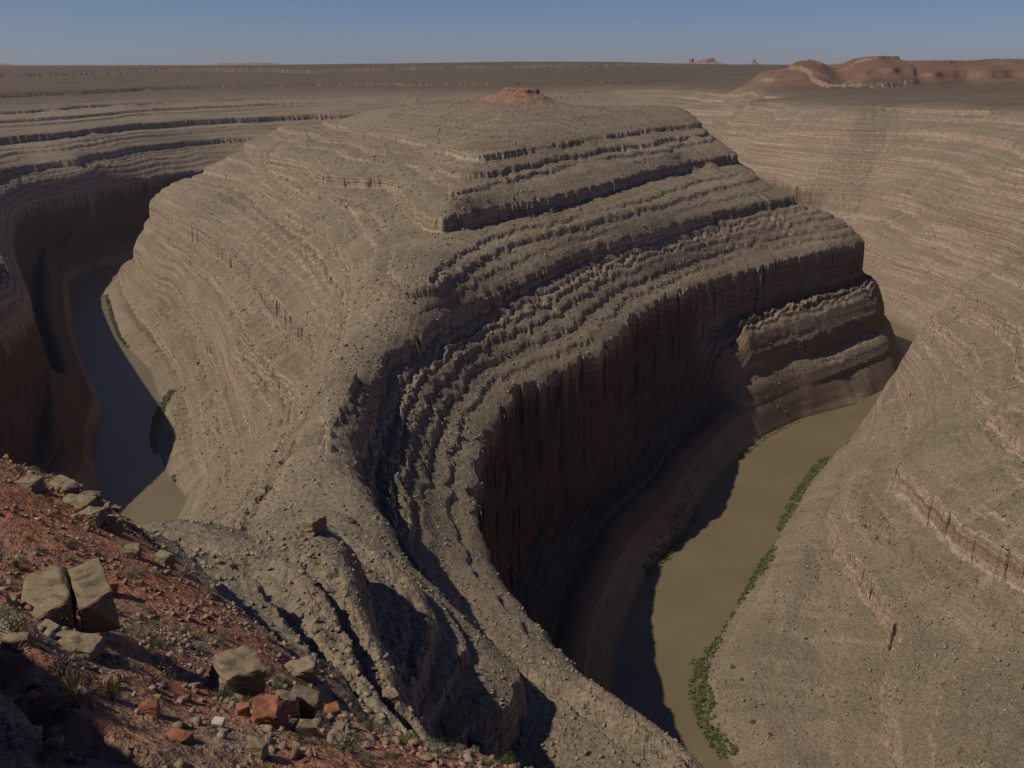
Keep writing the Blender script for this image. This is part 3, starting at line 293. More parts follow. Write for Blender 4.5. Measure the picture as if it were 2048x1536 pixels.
[519.8,1270.0,118.0],[520.4,1264.0,118.0],[521.1,1258.0,118.0],[521.7,1252.0,118.0],[522.4,1246.0,118.0],[523.0,1239.9,118.0],[523.7,1233.9,118.0],[524.3,1227.9,118.0],
[524.9,1221.9,118.0],[525.6,1215.9,118.0],[526.2,1209.9,118.0],[526.9,1203.8,118.0],[527.5,1197.8,118.0],[528.2,1191.8,118.0],[528.8,1185.8,118.0],[529.4,1179.8,118.0],
[528.8,1173.8,118.0],[528.2,1167.8,118.0],[527.5,1161.8,118.0],[526.9,1155.8,118.0],[526.3,1149.8,118.0],[525.6,1143.8,118.0],[525.0,1137.8,118.0],[524.4,1131.8,118.0],
[523.7,1125.9,118.0],[524.1,862.2,118.0],[527.8,838.1,118.0],[529.7,826.1,118.0],[530.6,820.1,118.0],[531.6,814.1,118.0],[532.5,808.1,118.0],[536.3,784.0,118.0],
[540.0,760.0,118.0],[557.1,742.9,118.0],[574.3,725.7,118.0],[591.4,708.6,118.0],[565.4,930.0,175.9],[578.6,909.3,176.5],[591.8,888.5,177.2],[605.0,867.8,177.8],
[426.3,1539.8,226.0],[465.0,1490.8,226.0],[492.3,1436.7,226.0],[515.6,1390.6,226.0],[590.1,1037.1,226.0],[607.7,1020.1,226.0],[625.2,1003.1,226.0],[642.7,986.1,226.0],
[660.3,969.1,226.0],[677.8,952.1,226.0],[690.9,931.8,226.0],[703.4,911.0,226.0],[715.8,890.3,226.0],[728.3,869.5,226.0],[740.8,848.7,226.0],[753.2,827.9,226.0],
[765.7,807.1,226.0],[778.2,786.4,226.0],[790.6,765.6,226.0],[514.0,1099.6,62.0],[513.8,1093.5,62.0],[513.7,1087.4,62.0],[513.7,1081.3,62.0],[513.7,1072.2,62.0],
[513.7,1063.1,62.0],[513.7,1054.1,62.0],[513.7,1045.0,62.0],[513.8,1035.9,62.0],[421.0,1656.2,244.2],[481.2,1654.1,246.1],[513.8,1603.7,246.7],[546.4,1553.2,247.3],
[579.1,1502.7,247.9],[602.2,1447.0,248.4],[623.6,1390.3,248.9],[645.1,1333.6,249.4],[666.6,1277.0,249.9],[725.8,1266.0,251.2],[785.9,1260.5,252.5],[845.9,1255.0,253.8],
[542.3,2439.6,258.0],[548.6,2379.8,258.0],[554.8,2320.0,258.0],[561.1,2260.2,258.0],[567.3,2200.4,258.0],[573.6,2140.5,258.0],[579.8,2080.7,258.0],[586.1,2020.9,258.0],
[592.3,1961.1,258.0],[609.5,1900.9,258.0],[635.1,1845.7,258.0],[660.7,1790.5,258.0],[672.9,1731.6,257.8],[682.8,1671.9,257.5],[692.7,1612.3,257.2],[717.2,1556.3,256.8],
[758.6,1511.5,256.4],[800.0,1466.6,256.0],[861.0,1465.7,256.2],[920.9,1469.6,256.4],[980.8,1473.4,256.6],[1040.7,1477.2,256.8],[1100.6,1481.0,257.0],[1160.5,1484.8,257.2],
[1220.3,1488.6,257.4],[1280.2,1492.4,257.6],[1340.1,1496.2,257.8],[1400,1500,258],[554.3,821.4,68.6],[562.9,824.3,70.7],[571.4,827.1,72.9],[246.0,524.9,60.0],
[247.3,503.3,60.0],[248.7,481.7,60.0],[250.0,460.1,60.0],[254.1,438.7,60.0],[260.1,417.5,60.0],[220.9,484.1,35.0],[224.4,462.9,35.0],[228.0,441.8,35.0],
[233.5,421.2,35.0],[240.4,400.8,35.0],[248.3,377.6,35.0],[310.7,538.7,100.0],[313.6,540.3,103.8],[316.5,541.9,107.5],[319.4,543.5,111.2],[322.3,545.1,115.0],
[325.2,546.7,118.8],[328.1,548.3,122.5],[331.1,549.9,126.2],[334.0,551.5,130.0],[319.9,521.3,117.9],[317.3,515.9,115.7],[314.8,510.4,113.5],[312.2,504.9,111.3],
[309.7,499.4,109.1],[307.1,493.9,107.0],[304.6,488.4,104.8],[302.0,482.9,102.6],[299.5,477.4,100.4],[296.9,471.9,98.2],[294.4,466.4,96.0],[291.8,460.9,93.8],
[289.2,455.4,91.6],[286.7,450.0,89.4],[284.1,444.5,87.2],[281.6,439.0,85.0],[277.9,463.7,83.1],[274.7,485.4,81.4],[153.3,395.9,12.0],[162.4,403.9,14.5],
[171.6,411.8,17.0],[180.8,419.7,19.5],[190.0,427.7,22.0],[186.0,403.8,22.6],[182.0,380.0,23.3],[178.0,356.2,23.9],[174.0,332.4,24.5],[173.2,312.1,26.8],
[177.4,307.3,30.4],[181.7,302.5,33.9],[186.0,297.7,37.5],[190.3,292.9,41.1],[194.5,288.1,44.6],[198.8,283.3,48.2],[330.0,420.0,110.0],[326.0,396.0,108.0],
[322.0,372.0,106.0],[318.0,348.0,104.0],[314.0,324.0,102.0],[310.0,300.0,100.0],[305.2,275.8,98.8],[300.3,251.5,97.6],[295.5,227.3,96.4],[290.6,203.0,95.2],
[297.6,177.1,95.0],[305.2,154.3,95.0],[312.9,131.4,95.0],[320.5,108.6,95.0],[328.1,85.7,95.0],[460.0,520.0,200.0],[454.1,496.6,200.0],[448.3,473.2,200.0],
[442.4,449.8,200.0],[436.6,426.3,200.0],[430.7,402.9,200.0],[425.8,379.0,200.0],[421.0,355.0,200.0],[416.2,331.0,200.0],[411.4,307.0,200.0],[406.6,283.0,200.0],
[401.8,259.0,200.0],[403.2,232.1,200.0],[407.4,208.2,200.0],[411.6,184.4,200.0],[415.8,160.5,200.0],[420.0,136.7,200.0],[424.2,112.8,200.0],[428.4,88.9,200.0],
[680.0,560.0,285.0],[666.0,540.4,285.7],[651.9,520.7,286.4],[637.9,501.1,287.1],[623.9,481.4,287.8],[609.8,461.8,288.5],[595.8,442.1,289.2],[581.8,422.5,289.9],
[574.5,396.6,290.0],[569.0,373.1,290.0],[563.4,349.7,290.0],[557.9,326.2,290.0],[552.4,302.8,290.0],[546.9,279.3,290.0],[541.4,255.9,290.0],[543.1,229.1,290.0],
[546.7,205.2,290.0],[550.3,181.3,290.0],[553.9,157.5,290.0],[557.5,133.6,290.0],[561.0,109.7,290.0],[564.6,85.8,290.0],[568.2,61.9,290.0],[1200.0,900.0,275.0],
[1224.7,858.8,277.1],[1249.5,817.5,279.1],[1274.2,776.3,281.2],[1299.0,735.1,283.2],[1323.7,693.8,285.3],[1348.5,652.6,287.4],[1373.2,611.3,289.4],[1397.9,570.1,291.5],
[1422.7,528.9,293.6],[1447.4,487.6,295.6],[1472.2,446.4,297.7],[1496.9,405.2,299.7],[1447.8,370.1,300.1],[1395.5,340.3,300.3],[1361.6,320.9,300.4],[1340.7,309.0,300.5],
[1319.8,297.0,300.5],[1298.9,285.1,300.6],[1278.0,273.1,300.6],[1257.1,261.2,300.7],[1236.2,249.3,300.8],[1215.3,237.3,300.8],[1194.4,225.4,300.9],[1173.5,213.4,300.9],
[1152.6,201.5,301.0],[1131.7,189.6,301.1],[1110.8,177.6,301.1],[1089.9,165.7,301.2],[1069.0,153.7,301.2],[1048.1,141.8,301.3],[1027.2,129.9,301.4],[1006.3,117.9,301.4],
[985.4,106.0,301.5],[964.6,94.0,301.5],[943.7,82.1,301.6],[922.8,70.1,301.6],[901.9,58.2,301.7],[881.0,46.3,301.8],[860.1,34.3,301.8],[839.2,22.4,301.9],
[818.3,10.4,301.9],[0.0,-600.0,304.0],[-22.8,-592.4,304.0],[-45.6,-584.8,304.0],[-68.4,-577.2,304.0],[-91.1,-569.6,304.0],[-113.9,-562.0,304.0],[-136.7,-554.4,304.0],
[-159.5,-546.8,304.0],[-182.3,-539.2,304.0],[-205.1,-531.6,304.0],[-227.8,-524.1,304.0],[-250.6,-516.5,304.0],[-273.4,-508.9,304.0],[-296.2,-501.3,304.0],
[-319.0,-493.7,304.0],[-341.8,-486.1,304.0],[-364.6,-478.5,304.0],[-387.3,-470.9,304.0],[-410.1,-463.3,304.0],[-432.9,-455.7,304.0],[-455.7,-448.1,304.0],
[-478.5,-440.5,304.0],[-501.3,-432.9,304.0],[-524.1,-425.3,304.0],[-546.8,-417.7,304.0],[-569.6,-410.1,304.0],[-592.4,-402.5,304.0],[-615.2,-394.9,304.0],
[-638.0,-387.3,304.0],[-660.8,-379.7,304.0],[-683.5,-372.2,304.0],[-706.3,-364.6,304.0],[-729.1,-357.0,304.0],[-751.9,-349.4,304.0],[-774.7,-341.8,304.0],
[-797.5,-334.2,304.0],[-820.3,-326.6,304.0],[-843.0,-319.0,304.0],[-865.8,-311.4,304.0],[-888.6,-303.8,304.0],[-807.0,-305.2,304.0],[-783.0,-306.5,304.0],
[-759.0,-307.8,304.0],[-735.0,-309.2,304.0],[-711.0,-310.5,304.0],[-687.0,-311.8,304.0],[-663.0,-313.2,304.0],[-639.0,-314.5,304.0],[-615.0,-315.8,304.0],
[-591.0,-317.2,304.0],[-567.0,-318.5,304.0],[-543.0,-319.8,304.0],[-519.0,-321.2,304.0],[-495.0,-322.5,304.0],[-471.0,-323.8,304.0],[-447.0,-325.2,304.0],
[-423.0,-326.5,304.0],[-399.0,-327.8,304.0],[-375.0,-329.2,304.0],[-351.0,-330.5,304.0],[-327.0,-331.8,304.0],[-303.0,-333.2,304.0],[-279.0,-334.5,304.0],
[-255.0,-335.8,304.0],[-231.0,-337.2,304.0],[-207.0,-338.5,304.0],[-183.0,-339.8,304.0],[-159.0,-341.2,304.0],[-135.0,-342.5,304.0],[-111.0,-343.8,304.0],
[-87.0,-345.2,304.0],[-63.0,-346.5,304.0],[-39.0,-347.8,304.0],[-15.0,-349.2,304.0],[9.0,-350.5,304.0],[33.0,-351.8,304.0],[57.0,-353.2,304.0],[81.0,-354.5,304.0],
[105.0,-355.8,304.0],[129.0,-357.2,304.0],[153.0,-358.5,304.0],[177.0,-359.8,304.0],[201.0,-361.2,304.0],[225.0,-362.5,304.0],[249.0,-363.8,304.0],[273.0,-365.2,304.0],
[297.0,-366.5,304.0],[321.0,-367.8,304.0],[345.0,-369.2,304.0],[369.0,-370.5,304.0],[393.0,-371.8,304.0],[417.0,-373.2,304.0],[441.0,-374.5,304.0],[465.0,-375.8,304.0],
[489.0,-377.2,304.0],[513.0,-378.5,304.0],[537.0,-379.8,304.0],[561.0,-381.2,304.0],[585.0,-382.5,304.0],[609.0,-383.8,304.0],[633.0,-385.2,304.0],[657.0,-386.5,304.0],
[681.0,-387.8,304.0],[705.0,-389.2,304.0],[729.0,-390.5,304.0],[753.0,-391.8,304.0],[777.0,-393.2,304.0],[801.0,-394.5,304.0],[825.0,-395.8,304.0],[849.0,-397.2,304.0],
[873.0,-398.5,304.0],[897.0,-399.8,304.0],[824.1,-371.5,303.9],[801.6,-363.1,303.9],[779.2,-354.7,303.9],[756.7,-346.3,303.9],[734.2,-337.8,303.9],[711.7,-329.4,303.8],
[689.2,-321.0,303.8],[666.7,-312.5,303.8],[644.3,-304.1,303.8],[621.8,-295.7,303.8],[599.3,-287.2,303.7],[576.8,-278.8,303.7],[554.3,-270.4,303.7],[531.9,-261.9,303.7],
[509.4,-253.5,303.7],[486.9,-245.1,303.7],[464.4,-236.7,303.6],[441.9,-228.2,303.6],[419.4,-219.8,303.6],[397.0,-211.4,303.6],[374.5,-202.9,303.6],[352.0,-194.5,303.5],
[329.5,-186.1,303.5],[307.0,-177.6,303.5],[284.5,-169.2,303.5],[262.1,-160.8,303.5],[239.6,-152.3,303.4],[217.1,-143.9,303.4],[197.4,-136.5,303.4],[180.6,-130.2,303.4],
[163.7,-123.9,303.4],[146.8,-117.6,303.4],[132.8,-112.3,303.4],[115.9,-106.0,303.3],[101.9,-100.7,303.3],[90.6,-96.5,303.3],[79.4,-92.3,303.3],[68.1,-88.1,303.3],
[59.7,-84.9,303.3],[51.3,-81.7,303.3],[42.9,-78.6,303.3],[34.4,-75.4,303.3],[26.0,-72.2,303.3],[20.4,-70.1,303.3],[14.8,-68.0,303.3],[9.1,-65.9,303.3],
[0.7,-62.8,303.3],[-7.7,-59.6,303.2],[-13.3,-57.5,303.2],[-19.0,-55.4,303.2],[-24.6,-53.3,303.2],[-30.2,-51.2,303.2],[-35.8,-49.1,303.2],[-41.5,-47.0,303.2],
[-47.1,-44.8,303.2],[-52.7,-42.7,303.2],[-58.3,-40.6,303.2],[-63.9,-38.5,303.2],[-72.4,-35.4,303.2],[-80.8,-32.2,303.2],[-89.2,-29.0,303.2],[-97.7,-25.9,303.2],
[-106.1,-22.7,303.2],[-117.3,-18.5,303.2],[-128.6,-14.3,303.1],[-139.8,-10.1,303.1],[-617.6,169.1,302.7],[-640.0,177.5,302.7],[-662.5,185.9,302.7],[-685.0,194.4,302.7],
[-707.5,202.8,302.7],[-730.0,211.2,302.6],[-752.5,219.7,302.6],[-774.9,228.1,302.6],[-797.4,236.5,302.6],[-819.9,245.0,302.6],[-842.4,253.4,302.5],[-864.9,261.8,302.5],
[-887.4,270.3,302.5],[-909.8,278.7,302.5],[-932.3,287.1,302.5],[-954.8,295.6,302.5],[-977.3,304.0,302.4],[-999.8,312.4,302.4],[-1022.2,320.8,302.4],[-1044.7,329.3,302.4],
[-1067.2,337.7,302.4],[-1089.7,346.1,302.3],[-1112.2,354.6,302.3],[-1134.7,363.0,302.3],[-1157.1,371.4,302.3],[-1179.6,379.9,302.3],[-1202.1,388.3,302.2],
[-1224.6,396.7,302.2],[-1247.1,405.2,302.2],[-1269.6,413.6,302.2],[-1292.0,422.0,302.2],[-1314.5,430.4,302.2],[-1370.7,451.5,302.1],[-1426.9,472.6,302.1],
[-1483.1,493.7,302.0],[-4.4,236.1,138.5],[-8.7,244.5,138.5],[-14.0,255.8,138.5],[-20.3,270.1,138.5],[-25.3,281.5,138.5],[-29.1,299.6,138.5],[-32.3,317.7,138.5],
[-34.0,335.9,138.5],[-35.8,354.1,138.5],[-37.0,372.3,138.5],[-35.4,390.4,138.5],[-33.7,411.5,138.5],[-32.1,429.7,138.5],[-27.5,447.5,138.5],[-22.3,465.3,138.5],
[-17.1,483.2,138.5],[-8.8,499.3,138.6],[2.4,513.7,138.8],[13.6,528.0,139.0],[24.9,542.4,139.2],[36.1,556.8,139.4],[45.1,572.5,139.4],[51.9,589.6,139.2],
[58.7,606.6,139.1],[65.4,623.6,138.9],[72.2,640.7,138.8],[79.0,657.7,138.6],[89.5,676.0,138.5],[100.1,690.7,138.5],[110.7,705.4,138.5],[121.3,720.1,138.5],
[132.0,734.8,138.5],[142.6,749.5,138.5],[154.7,763.0,138.6],[166.9,776.4,138.7],[179.0,789.9,138.8],[191.1,803.3,138.9],[203.3,816.7,139.0],[217.0,828.4,138.6],
[233.0,842.1,138.1],[246.7,853.7,137.6],[262.6,867.4,137.1],[277.1,878.6,137.4],[292.0,889.7,137.9],[306.8,900.7,138.5]],"inner":[[100,120],[70,200],[50,280],
[45,350],[60,420],[84.5,488.9],[125.4,553.9],[139.2,588.1],[189.4,673.0],[221.6,715.3],[263.6,752.6],[333.6,793.4],[350,812],[392,850],[430,905],[440,990],
[424,1095],[384,1240],[335,1370],[250,1500],[110,1600],[-100,1650],[-350,1600],[-480,1520],[-560,1430],[-600,1330],[-589.6,1246.7],[-510.7,1087.2],[-447.8,980.4],
[-384.5,891.1],[-341.4,801.5],[-309.3,704.3],[-272.3,634.9],[-241.7,592.1],[-235,500],[-250,400],[-290,300],[-350,200],[-450,100]],"outer":[[200,100],[150,180],
[115,260],[100.0,332.7],[96.5,349.4],[93.9,371.1],[102.9,399.1],[118.3,425.9],[138.1,460.9],[165.6,507.0],[186.8,546.8],[217.0,600.2],[249.5,653.5],[284.0,693.6],
[314.1,738.2],[345,752],[385,782],[432,824],[476,885],[492,985],[478,1090],[442,1215],[392,1335],[320,1530],[150,1665],[-100,1715],[-360,1665],[-510,1585],
[-610,1490],[-665,1380],[-660,1290],[-514.8,1000.2],[-434.1,859.3],[-376.8,762.4],[-359.8,693.6],[-317.9,617.1],[-300,520],[-312,420],[-345,330],[-400,250],
[-480,160]]}''')
PTS = np.array(DATA['pts'])
def rbf_fit(P, c=2.0, lam=1.5):
    X = P[:, :2] / 100; n = len(P)
    D = -np.sqrt(((X[:, None] - X[None]) ** 2).sum(-1) + (c / 100) ** 2)
    A = np.zeros((n + 3, n + 3)); A[:n, :n] = D + np.eye(n) * lam / 100
    A[:n, n] = 1; A[:n, n + 1:] = X; A[n, :n] = 1; A[n + 1:, :n] = X.T
    return X, np.linalg.solve(A, np.concatenate([P[:, 2], np.zeros(3)])), c / 100
RX, RW, RC = rbf_fit(PTS)
def rbf_eval(x, y):
    sh = x.shape; x = x.ravel() / 100; y = y.ravel() / 100
    out = np.empty(x.size, np.float32); n = len(RX); wv = RW[:n]
    cx = RX[:, 0]; cy = RX[:, 1]
    for i in range(0, x.size, 4000):
        xx = x[i:i + 4000, None]; yy = y[i:i + 4000, None]
        out[i:i + 4000] = -np.sqrt((xx - cx) ** 2 + (yy - cy) ** 2 + RC * RC) @ wv
    return (out + RW[n] + RW[n + 1] * x + RW[n + 2] * y).reshape(sh)
class Grid:
    def __init__(s, x0, x1, y0, y1, st, f=None):
        s.x0, s.y0, s.st = x0, y0, st; s.x1, s.y1 = x1, y1
        s.X, s.Y = np.meshgrid(np.arange(x0, x1 + st, st), np.arange(y0, y1 + st, st))
        if f is not None: s.Z = f(s.X, s.Y)
    def at(s, x, y, Z=None):
        Z = s.Z if Z is None else Z
        fx = np.clip((x - s.x0) / s.st, 0, Z.shape[1] - 1.001); fy = np.clip((y - s.y0) / s.st, 0, Z.shape[0] - 1.001)
        i = fx.astype(np.int32); j = fy.astype(np.int32); u = fx - i; v = fy - j
        return (Z[j, i] * (1 - u) + Z[j, i + 1] * u) * (1 - v) + (Z[j + 1, i] * (1 - u) + Z[j + 1, i + 1] * u) * v
    def inside(s, x, y, m):
        dd = np.minimum(np.minimum(x - s.x0, s.x1 - x), np.minimum(y - s.y0, s.y1 - y)); return sst(0, m, dd)
G0 = Grid(-3200, 3000, -900, 4500, 30, rbf_eval)
G1 = Grid(-860, 860, -60, 1950, 4, rbf_eval)
G2 = Grid(-150, 170, -40, 330, 1, rbf_eval)
def base(x, y):
    z = G0.at(x, y)
    m = G1.inside(x, y, 60); z = z + (G1.at(x, y) - z) * m
    m = G2.inside(x, y, 15); return z + (G2.at(x, y) - z) * m
# river mask: signed distance to the water's edge on the 4 m grid
IN, OUT = DATA['inner'], DATA['outer']
def segdist(x, y, P):
    best = np.full(x.shape, 1e9, np.float32)
    for a, b in zip(P[:-1], P[1:]):
        dx, dy = b[0] - a[0], b[1] - a[1]; t = np.clip(((x - a[0]) * dx + (y - a[1]) * dy) / (dx * dx + dy * dy), 0, 1)
        best = np.minimum(best, np.hypot(x - a[0] - t * dx, y - a[1] - t * dy))
    return best
def inpoly(x, y, P):
    ins = np.zeros(x.shape, bool)
    for a, b in zip(P, P[1:] + P[:1]):
        c = ((a[1] > y) != (b[1] > y)) & (x < (b[0] - a[0]) * (y - a[1]) / ((b[1] - a[1]) or 1e-9) + a[0]); ins ^= c
    return ins
GR = Grid(-860, 860, -60, 1950, 4)
_d = np.minimum(segdist(GR.X, GR.Y, IN), segdist(GR.X, GR.Y, OUT))
RIV = np.where(inpoly(GR.X, GR.Y, IN + OUT[::-1]), -_d, _d).astype(np.float32)
K_IN = 10; K_OUT = len(OUT) - 19
_a = segdist(GR.X, GR.Y, IN[:K_IN]); _b = segdist(GR.X, GR.Y, OUT[K_OUT:]); _c = np.minimum(segdist(GR.X, GR.Y, IN[K_IN - 1:]), segdist(GR.X, GR.Y, OUT[:K_OUT + 1]))
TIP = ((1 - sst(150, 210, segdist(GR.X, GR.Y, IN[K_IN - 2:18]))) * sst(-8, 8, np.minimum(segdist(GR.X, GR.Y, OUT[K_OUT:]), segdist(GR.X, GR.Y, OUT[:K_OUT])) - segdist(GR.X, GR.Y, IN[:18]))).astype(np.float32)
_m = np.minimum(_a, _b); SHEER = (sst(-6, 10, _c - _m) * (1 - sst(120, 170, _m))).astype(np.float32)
# gradient and downslope streaks (rills, debris chutes) on a 2.5 m grid
GS = Grid(-800, 800, 0, 1700, 2.5)
GS.Z = base(GS.X, GS.Y)
gy, gx = np.gradient(GS.Z, 2.5); GM = np.hypot(gx, gy).astype(np.float32)
rng = np.random.default_rng(7)
def lic(noise, steps, h=2.5):
    acc = noise.copy(); ux = gx / (GM + 1e-3); uy = gy / (GM + 1e-3)
    for sg in (1, -1):
        x = GS.X.copy(); y = GS.Y.copy()
        for k in range(steps):
            dx = GS.at(x, y, ux); dy = GS.at(x, y, uy); x = x + sg * h * dx; y = y + sg * h * dy
            acc = acc + GS.at(x, y, noise)
    acc = acc / math.sqrt(2 * steps + 1); return ((acc - acc.mean()) / acc.std()).astype(np.float32)
n1 = rng.standard_normal(GS.X.shape).astype(np.float32)
ST1 = lic(n1, 9)
n2 = vnoise(GS.X / 11, GS.Y / 11, 5); ST2 = lic(n2.astype(np.float32), 14)
GM2 = np.hypot(*np.gradient(G0.Z, 30)).astype(np.float32)
def slope(x, y):
    g = G0.at(x, y, GM2); m = GS.inside(x, y, 40); return g + (GS.at(x, y, GM) - g) * m
# ---------------------------------------------------------------- the beds: top level, cliff height, talus below, how patchy
BEDS = [(20, 2.5, 7, .1), (36, 2.5, 7, .05), (52, 3, 8, .1), (72, 2.5, 7, .1), (91, 3, 8, .05), (110, 3, 6.5, .1), (28, 15, 22, -.1), (46, 4, 10, .4), (64, 18, 28, -.1), (84, 5, 12, .4), (104, 12, 24, .1), (117, 4, 10, .4), (130, 20, 34, -.5),
        (140, 2.5, 6, .05), (147, 3, 6.5, 0), (155, 3, 6.5, -.1), (162, 4, 6.5, -.2), (168.5, 4, 6.5, -.3), (175, 8, 16, -.5),
        (184, 2.5, 6, .1), (191, 3.5, 8, -.1), (199, 3.5, 8, -.1), (211, 10, 18, -.3), (219, 2, 6, .3), (227, 3.5, 10, -.1),
        (233, 5, 12, -.1), (241, 5, 13, .1), (248, 1.6, 6, .6), (255, 2, 7, .5), (263.5, 9, 17, -.2), (270, 2, 6, .5), (279, 3, 7, .3), (288, 3, 8, .4),
        (296, 3, 7, .4), (307.5, 10, 15, -.2)]
def dip(x): return 0.0137 * (378 - np.clip(x, -1500, 1500))
def height(x, y):
    x = x.astype(np.float32); y = y.astype(np.float32)
    r = np.hypot(x, y)
    z = base(x, y); g = slope(x, y); dp = dip(x); s = z + dp
    near = 1 - sst(60, 260, r)
    far = sst(900, 2200, r)
    riv = GR.at(x, y, RIV); inr = GR.inside(x, y, 80); riv = np.where(inr > 0, riv, 200)
    # planform wobble of the rims, in metres across the slope
    jx = x + 2.5 * vnoise(x / 15, y / 15, 36); jy = y + 2.5 * vnoise(x / 15, y / 15, 37)
    jb = cell((jx * .8 + jy * .6) / 6.5, (jy * .8 - jx * .6) / 5.2, 5) * 2.1 + cell((jx * .94 - jy * .34) / 3.1, (jy * .94 + jx * .34) / 2.6, 6) * 1.1
    jb = jb * (1 - .5 * sst(300, 180, r))
    wob = fbm(x, y, 38, 2, 11) * 2.4 * (1 - near * .75) + np.abs(fbm(x, y, 13, 2, 21)) * 1.5 * (1 - near * .4) + np.abs(vnoise(x / 5, y / 5, 31)) * 1.2 - .8 + jb + vnoise(x / 1.9, y / 1.9, 33) * .6 + near * (np.abs(vnoise(x / 6, y / 6, 34)) * 3 + vnoise(x / 2.7, y / 2.7, 35) * .8)
    wob = wob + fbm(x, y, 130, 2, 41) * 9 * sst(900, 1500, r) + fbm(x, y, 420, 2, 43) * 60 * sst(1300, 2500, r)
    hold = sst(6, 40, riv)
    gg = np.clip(g, .05, 1.2)
    sb = s + (wob - .8) * gg * hold * .12
    s2 = s + (wob - .8) * gg * hold
    gul = ST = None
    m = GS.inside(x, y, 40)
    st1 = GS.at(x, y, ST1) * m; st2 = GS.at(x, y, ST2) * m
    s2 = s2 + st2 * 0.8 * gg * hold * (1 - near); sb = sb + st2 * .13 * gg * hold * (1 - near)
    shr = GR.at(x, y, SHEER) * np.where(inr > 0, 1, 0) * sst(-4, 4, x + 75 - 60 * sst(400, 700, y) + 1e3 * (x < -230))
    dz = np.zeros_like(s2)
    for k, (S, h, span, patch) in enumerate(BEDS + [(131.5, 24, 122, -9), (126, 20, 117, -9), (120.5, 17, 112, -9), (114, 15, 106, -9), (128, 26, 36, -9)]):
        pm = sst(patch - .35, patch + .05, vnoise(x / 95 + k * 7.7, y / 95 + k * 3.1, 60 + k) + .35 * vnoise(x / 21, y / 21, 90 + k) + .1)
        if S in (130,): pm = np.maximum(pm, .8)
        if S in (28, 64, 104): pm = np.maximum(pm, .55)
        hh = h * (0.35 + 0.65 * pm) if patch < .2 else h * pm
        wd = np.clip(1.7 * gg, .12, .3 * h) if span < 100 else np.full_like(gg, 1.6)
        hh = np.maximum(hh, 0)
        if span > 100: hh = hh * shr
        elif span == 36: hh = hh * GR.at(x, y, TIP) * (1 - shr) * np.where(inr > 0, 1, 0)
        elif S < 131: hh = hh * (1 - .5 * shr)
        elif 160 < S < 265: hh = hh * (1 + (.35 if S < 225 else .75) * sst(420, 250, r))
        hh = hh * (1 + .1 * far)
        if S > 246: hh = hh * sst(180, 330, np.hypot(x - 11, y - 1120))
        t = s2 - S
        if span > 100: t = t + (vnoise(x / 18 + 31 * k, y / 18, 140 + k) * 5. + (cell((jx * .8 + jy * .6) / 8 + .37 * k, (jy * .8 - jx * .6) / 6 + .61 * k, 170 + k) - .5) * 3.4 + (cell(jx / 3.3 + .5 * k, jy / 2.9, 180 + k) - .5) * 1.4 - (wob - .8) * .75 * gg) * shr
        e = np.maximum(hh - wd, 0)
        a = np.where(t > -wd, -e * np.clip(-t, 0, None) / wd, -e * np.clip((t + span) / (span - wd), 0, 1))
        dz = dz + np.where((t < 0) & (t > -span), a, 0)
    s3 = sb + dz
    # thin bedding inside the cliffs and on the slopes
    q = s3 / 2.3 + .9 * vnoise(x / 30, y / 30, 71); fr = q - np.floor(q)
    s3 = s3 + 2.3 * (sst(.15, .85, fr) - fr) * .5 * sst(.8, 1.4, gg) * hold * sst(-.1, .35, vnoise(x / 25, y / 25, 72)) * 1.15
    z2 = s3 - dp
    z2 = z + (z2 - z) * hold * sst(2, 14, np.maximum(z, riv * .4))
    # rubble relief
    z2 = z2 + (vnoise(x / 2.6, y / 2.6, 51) * (.22 + .2 * sst(220, 420, r)) + vnoise(x / 1.1, y / 1.1, 52) * .14 + st1 * .06 * gg * (1 - near) + fbm(x, y, 9, 2, 53) * .3) * hold * (1 - .35 * near)
    z2 = z2 + near * (np.maximum(vnoise(x / .55, y / .55, 54), 0) * .14 + vnoise(x / .23, y / .23, 55) * .05)
    # outlying hills: small butte on the tongue of land, red mesa to the right
    bx, by = (x - 11) / 1.0, (y - 1120) / 1.0
    rb = np.hypot(bx, by * .9) + fbm(x, y, 14, 2, 81) * 7
    bt = 10 * (1 - sst(16, 52, rb)) + 4 * (1 - sst(19, 22.5, rb + fbm(x, y, 5, 2, 82) * 3)); z2 = z2 + bt
    mx = x + fbm(x, y, 260, 3, 83) * 70; my = y + fbm(x, y, 200, 3, 84) * 110 * sst(600, 900, x)
    edge = np.minimum(mx - (455 + (y - 1950) * .3), my - (1990 - .00 * x))
    edge = np.minimum(edge, 2900 - y)
    mh = 26 * sst(0, 95, edge) + 8 * sst(60, 65, edge) + 13 * sst(90, 180, edge) + 6 * sst(165, 170, edge)
    dome = 6 * (1 - sst(10, 60, np.hypot(x - 585, y - 2150))) + 6 * (1 - sst(30, 75, np.hypot(x - 650, (y - 2230) * .7)))
    nt_ = 26 * np.exp(-((x - 735 - .2 * (y - 2100)) / 40) ** 2) * sst(0, 60, edge)
    z2 = z2 + mh + dome * sst(40, 120, edge) - nt_
    azd = np.degrees(np.arctan2(x, np.maximum(y, 1)))
    cap = np.interp(azd, (-32, -24, -8, 0, 6, 13, 30), (296, 299, 309, 316, 315, 306, 306)).astype(np.float32)
    cap = cap + (302 - cap) * sst(4000, 7000, r)
    z2 = z2 + (np.minimum(z2, cap + fbm(x, y, 300, 2, 87) * 1.5) - z2) * sst(2500, 3200, r)
    # river bed
    bed = np.clip(riv * .35, -5, 0) - .4
    z2 = np.where(riv < 0, np.minimum(z2, bed), np.maximum(z2, np.minimum(.25, riv * .1) + .05 * 0)) * np.where(inr > 0, 1, 0) + z2 * np.where(inr > 0, 0, 1)
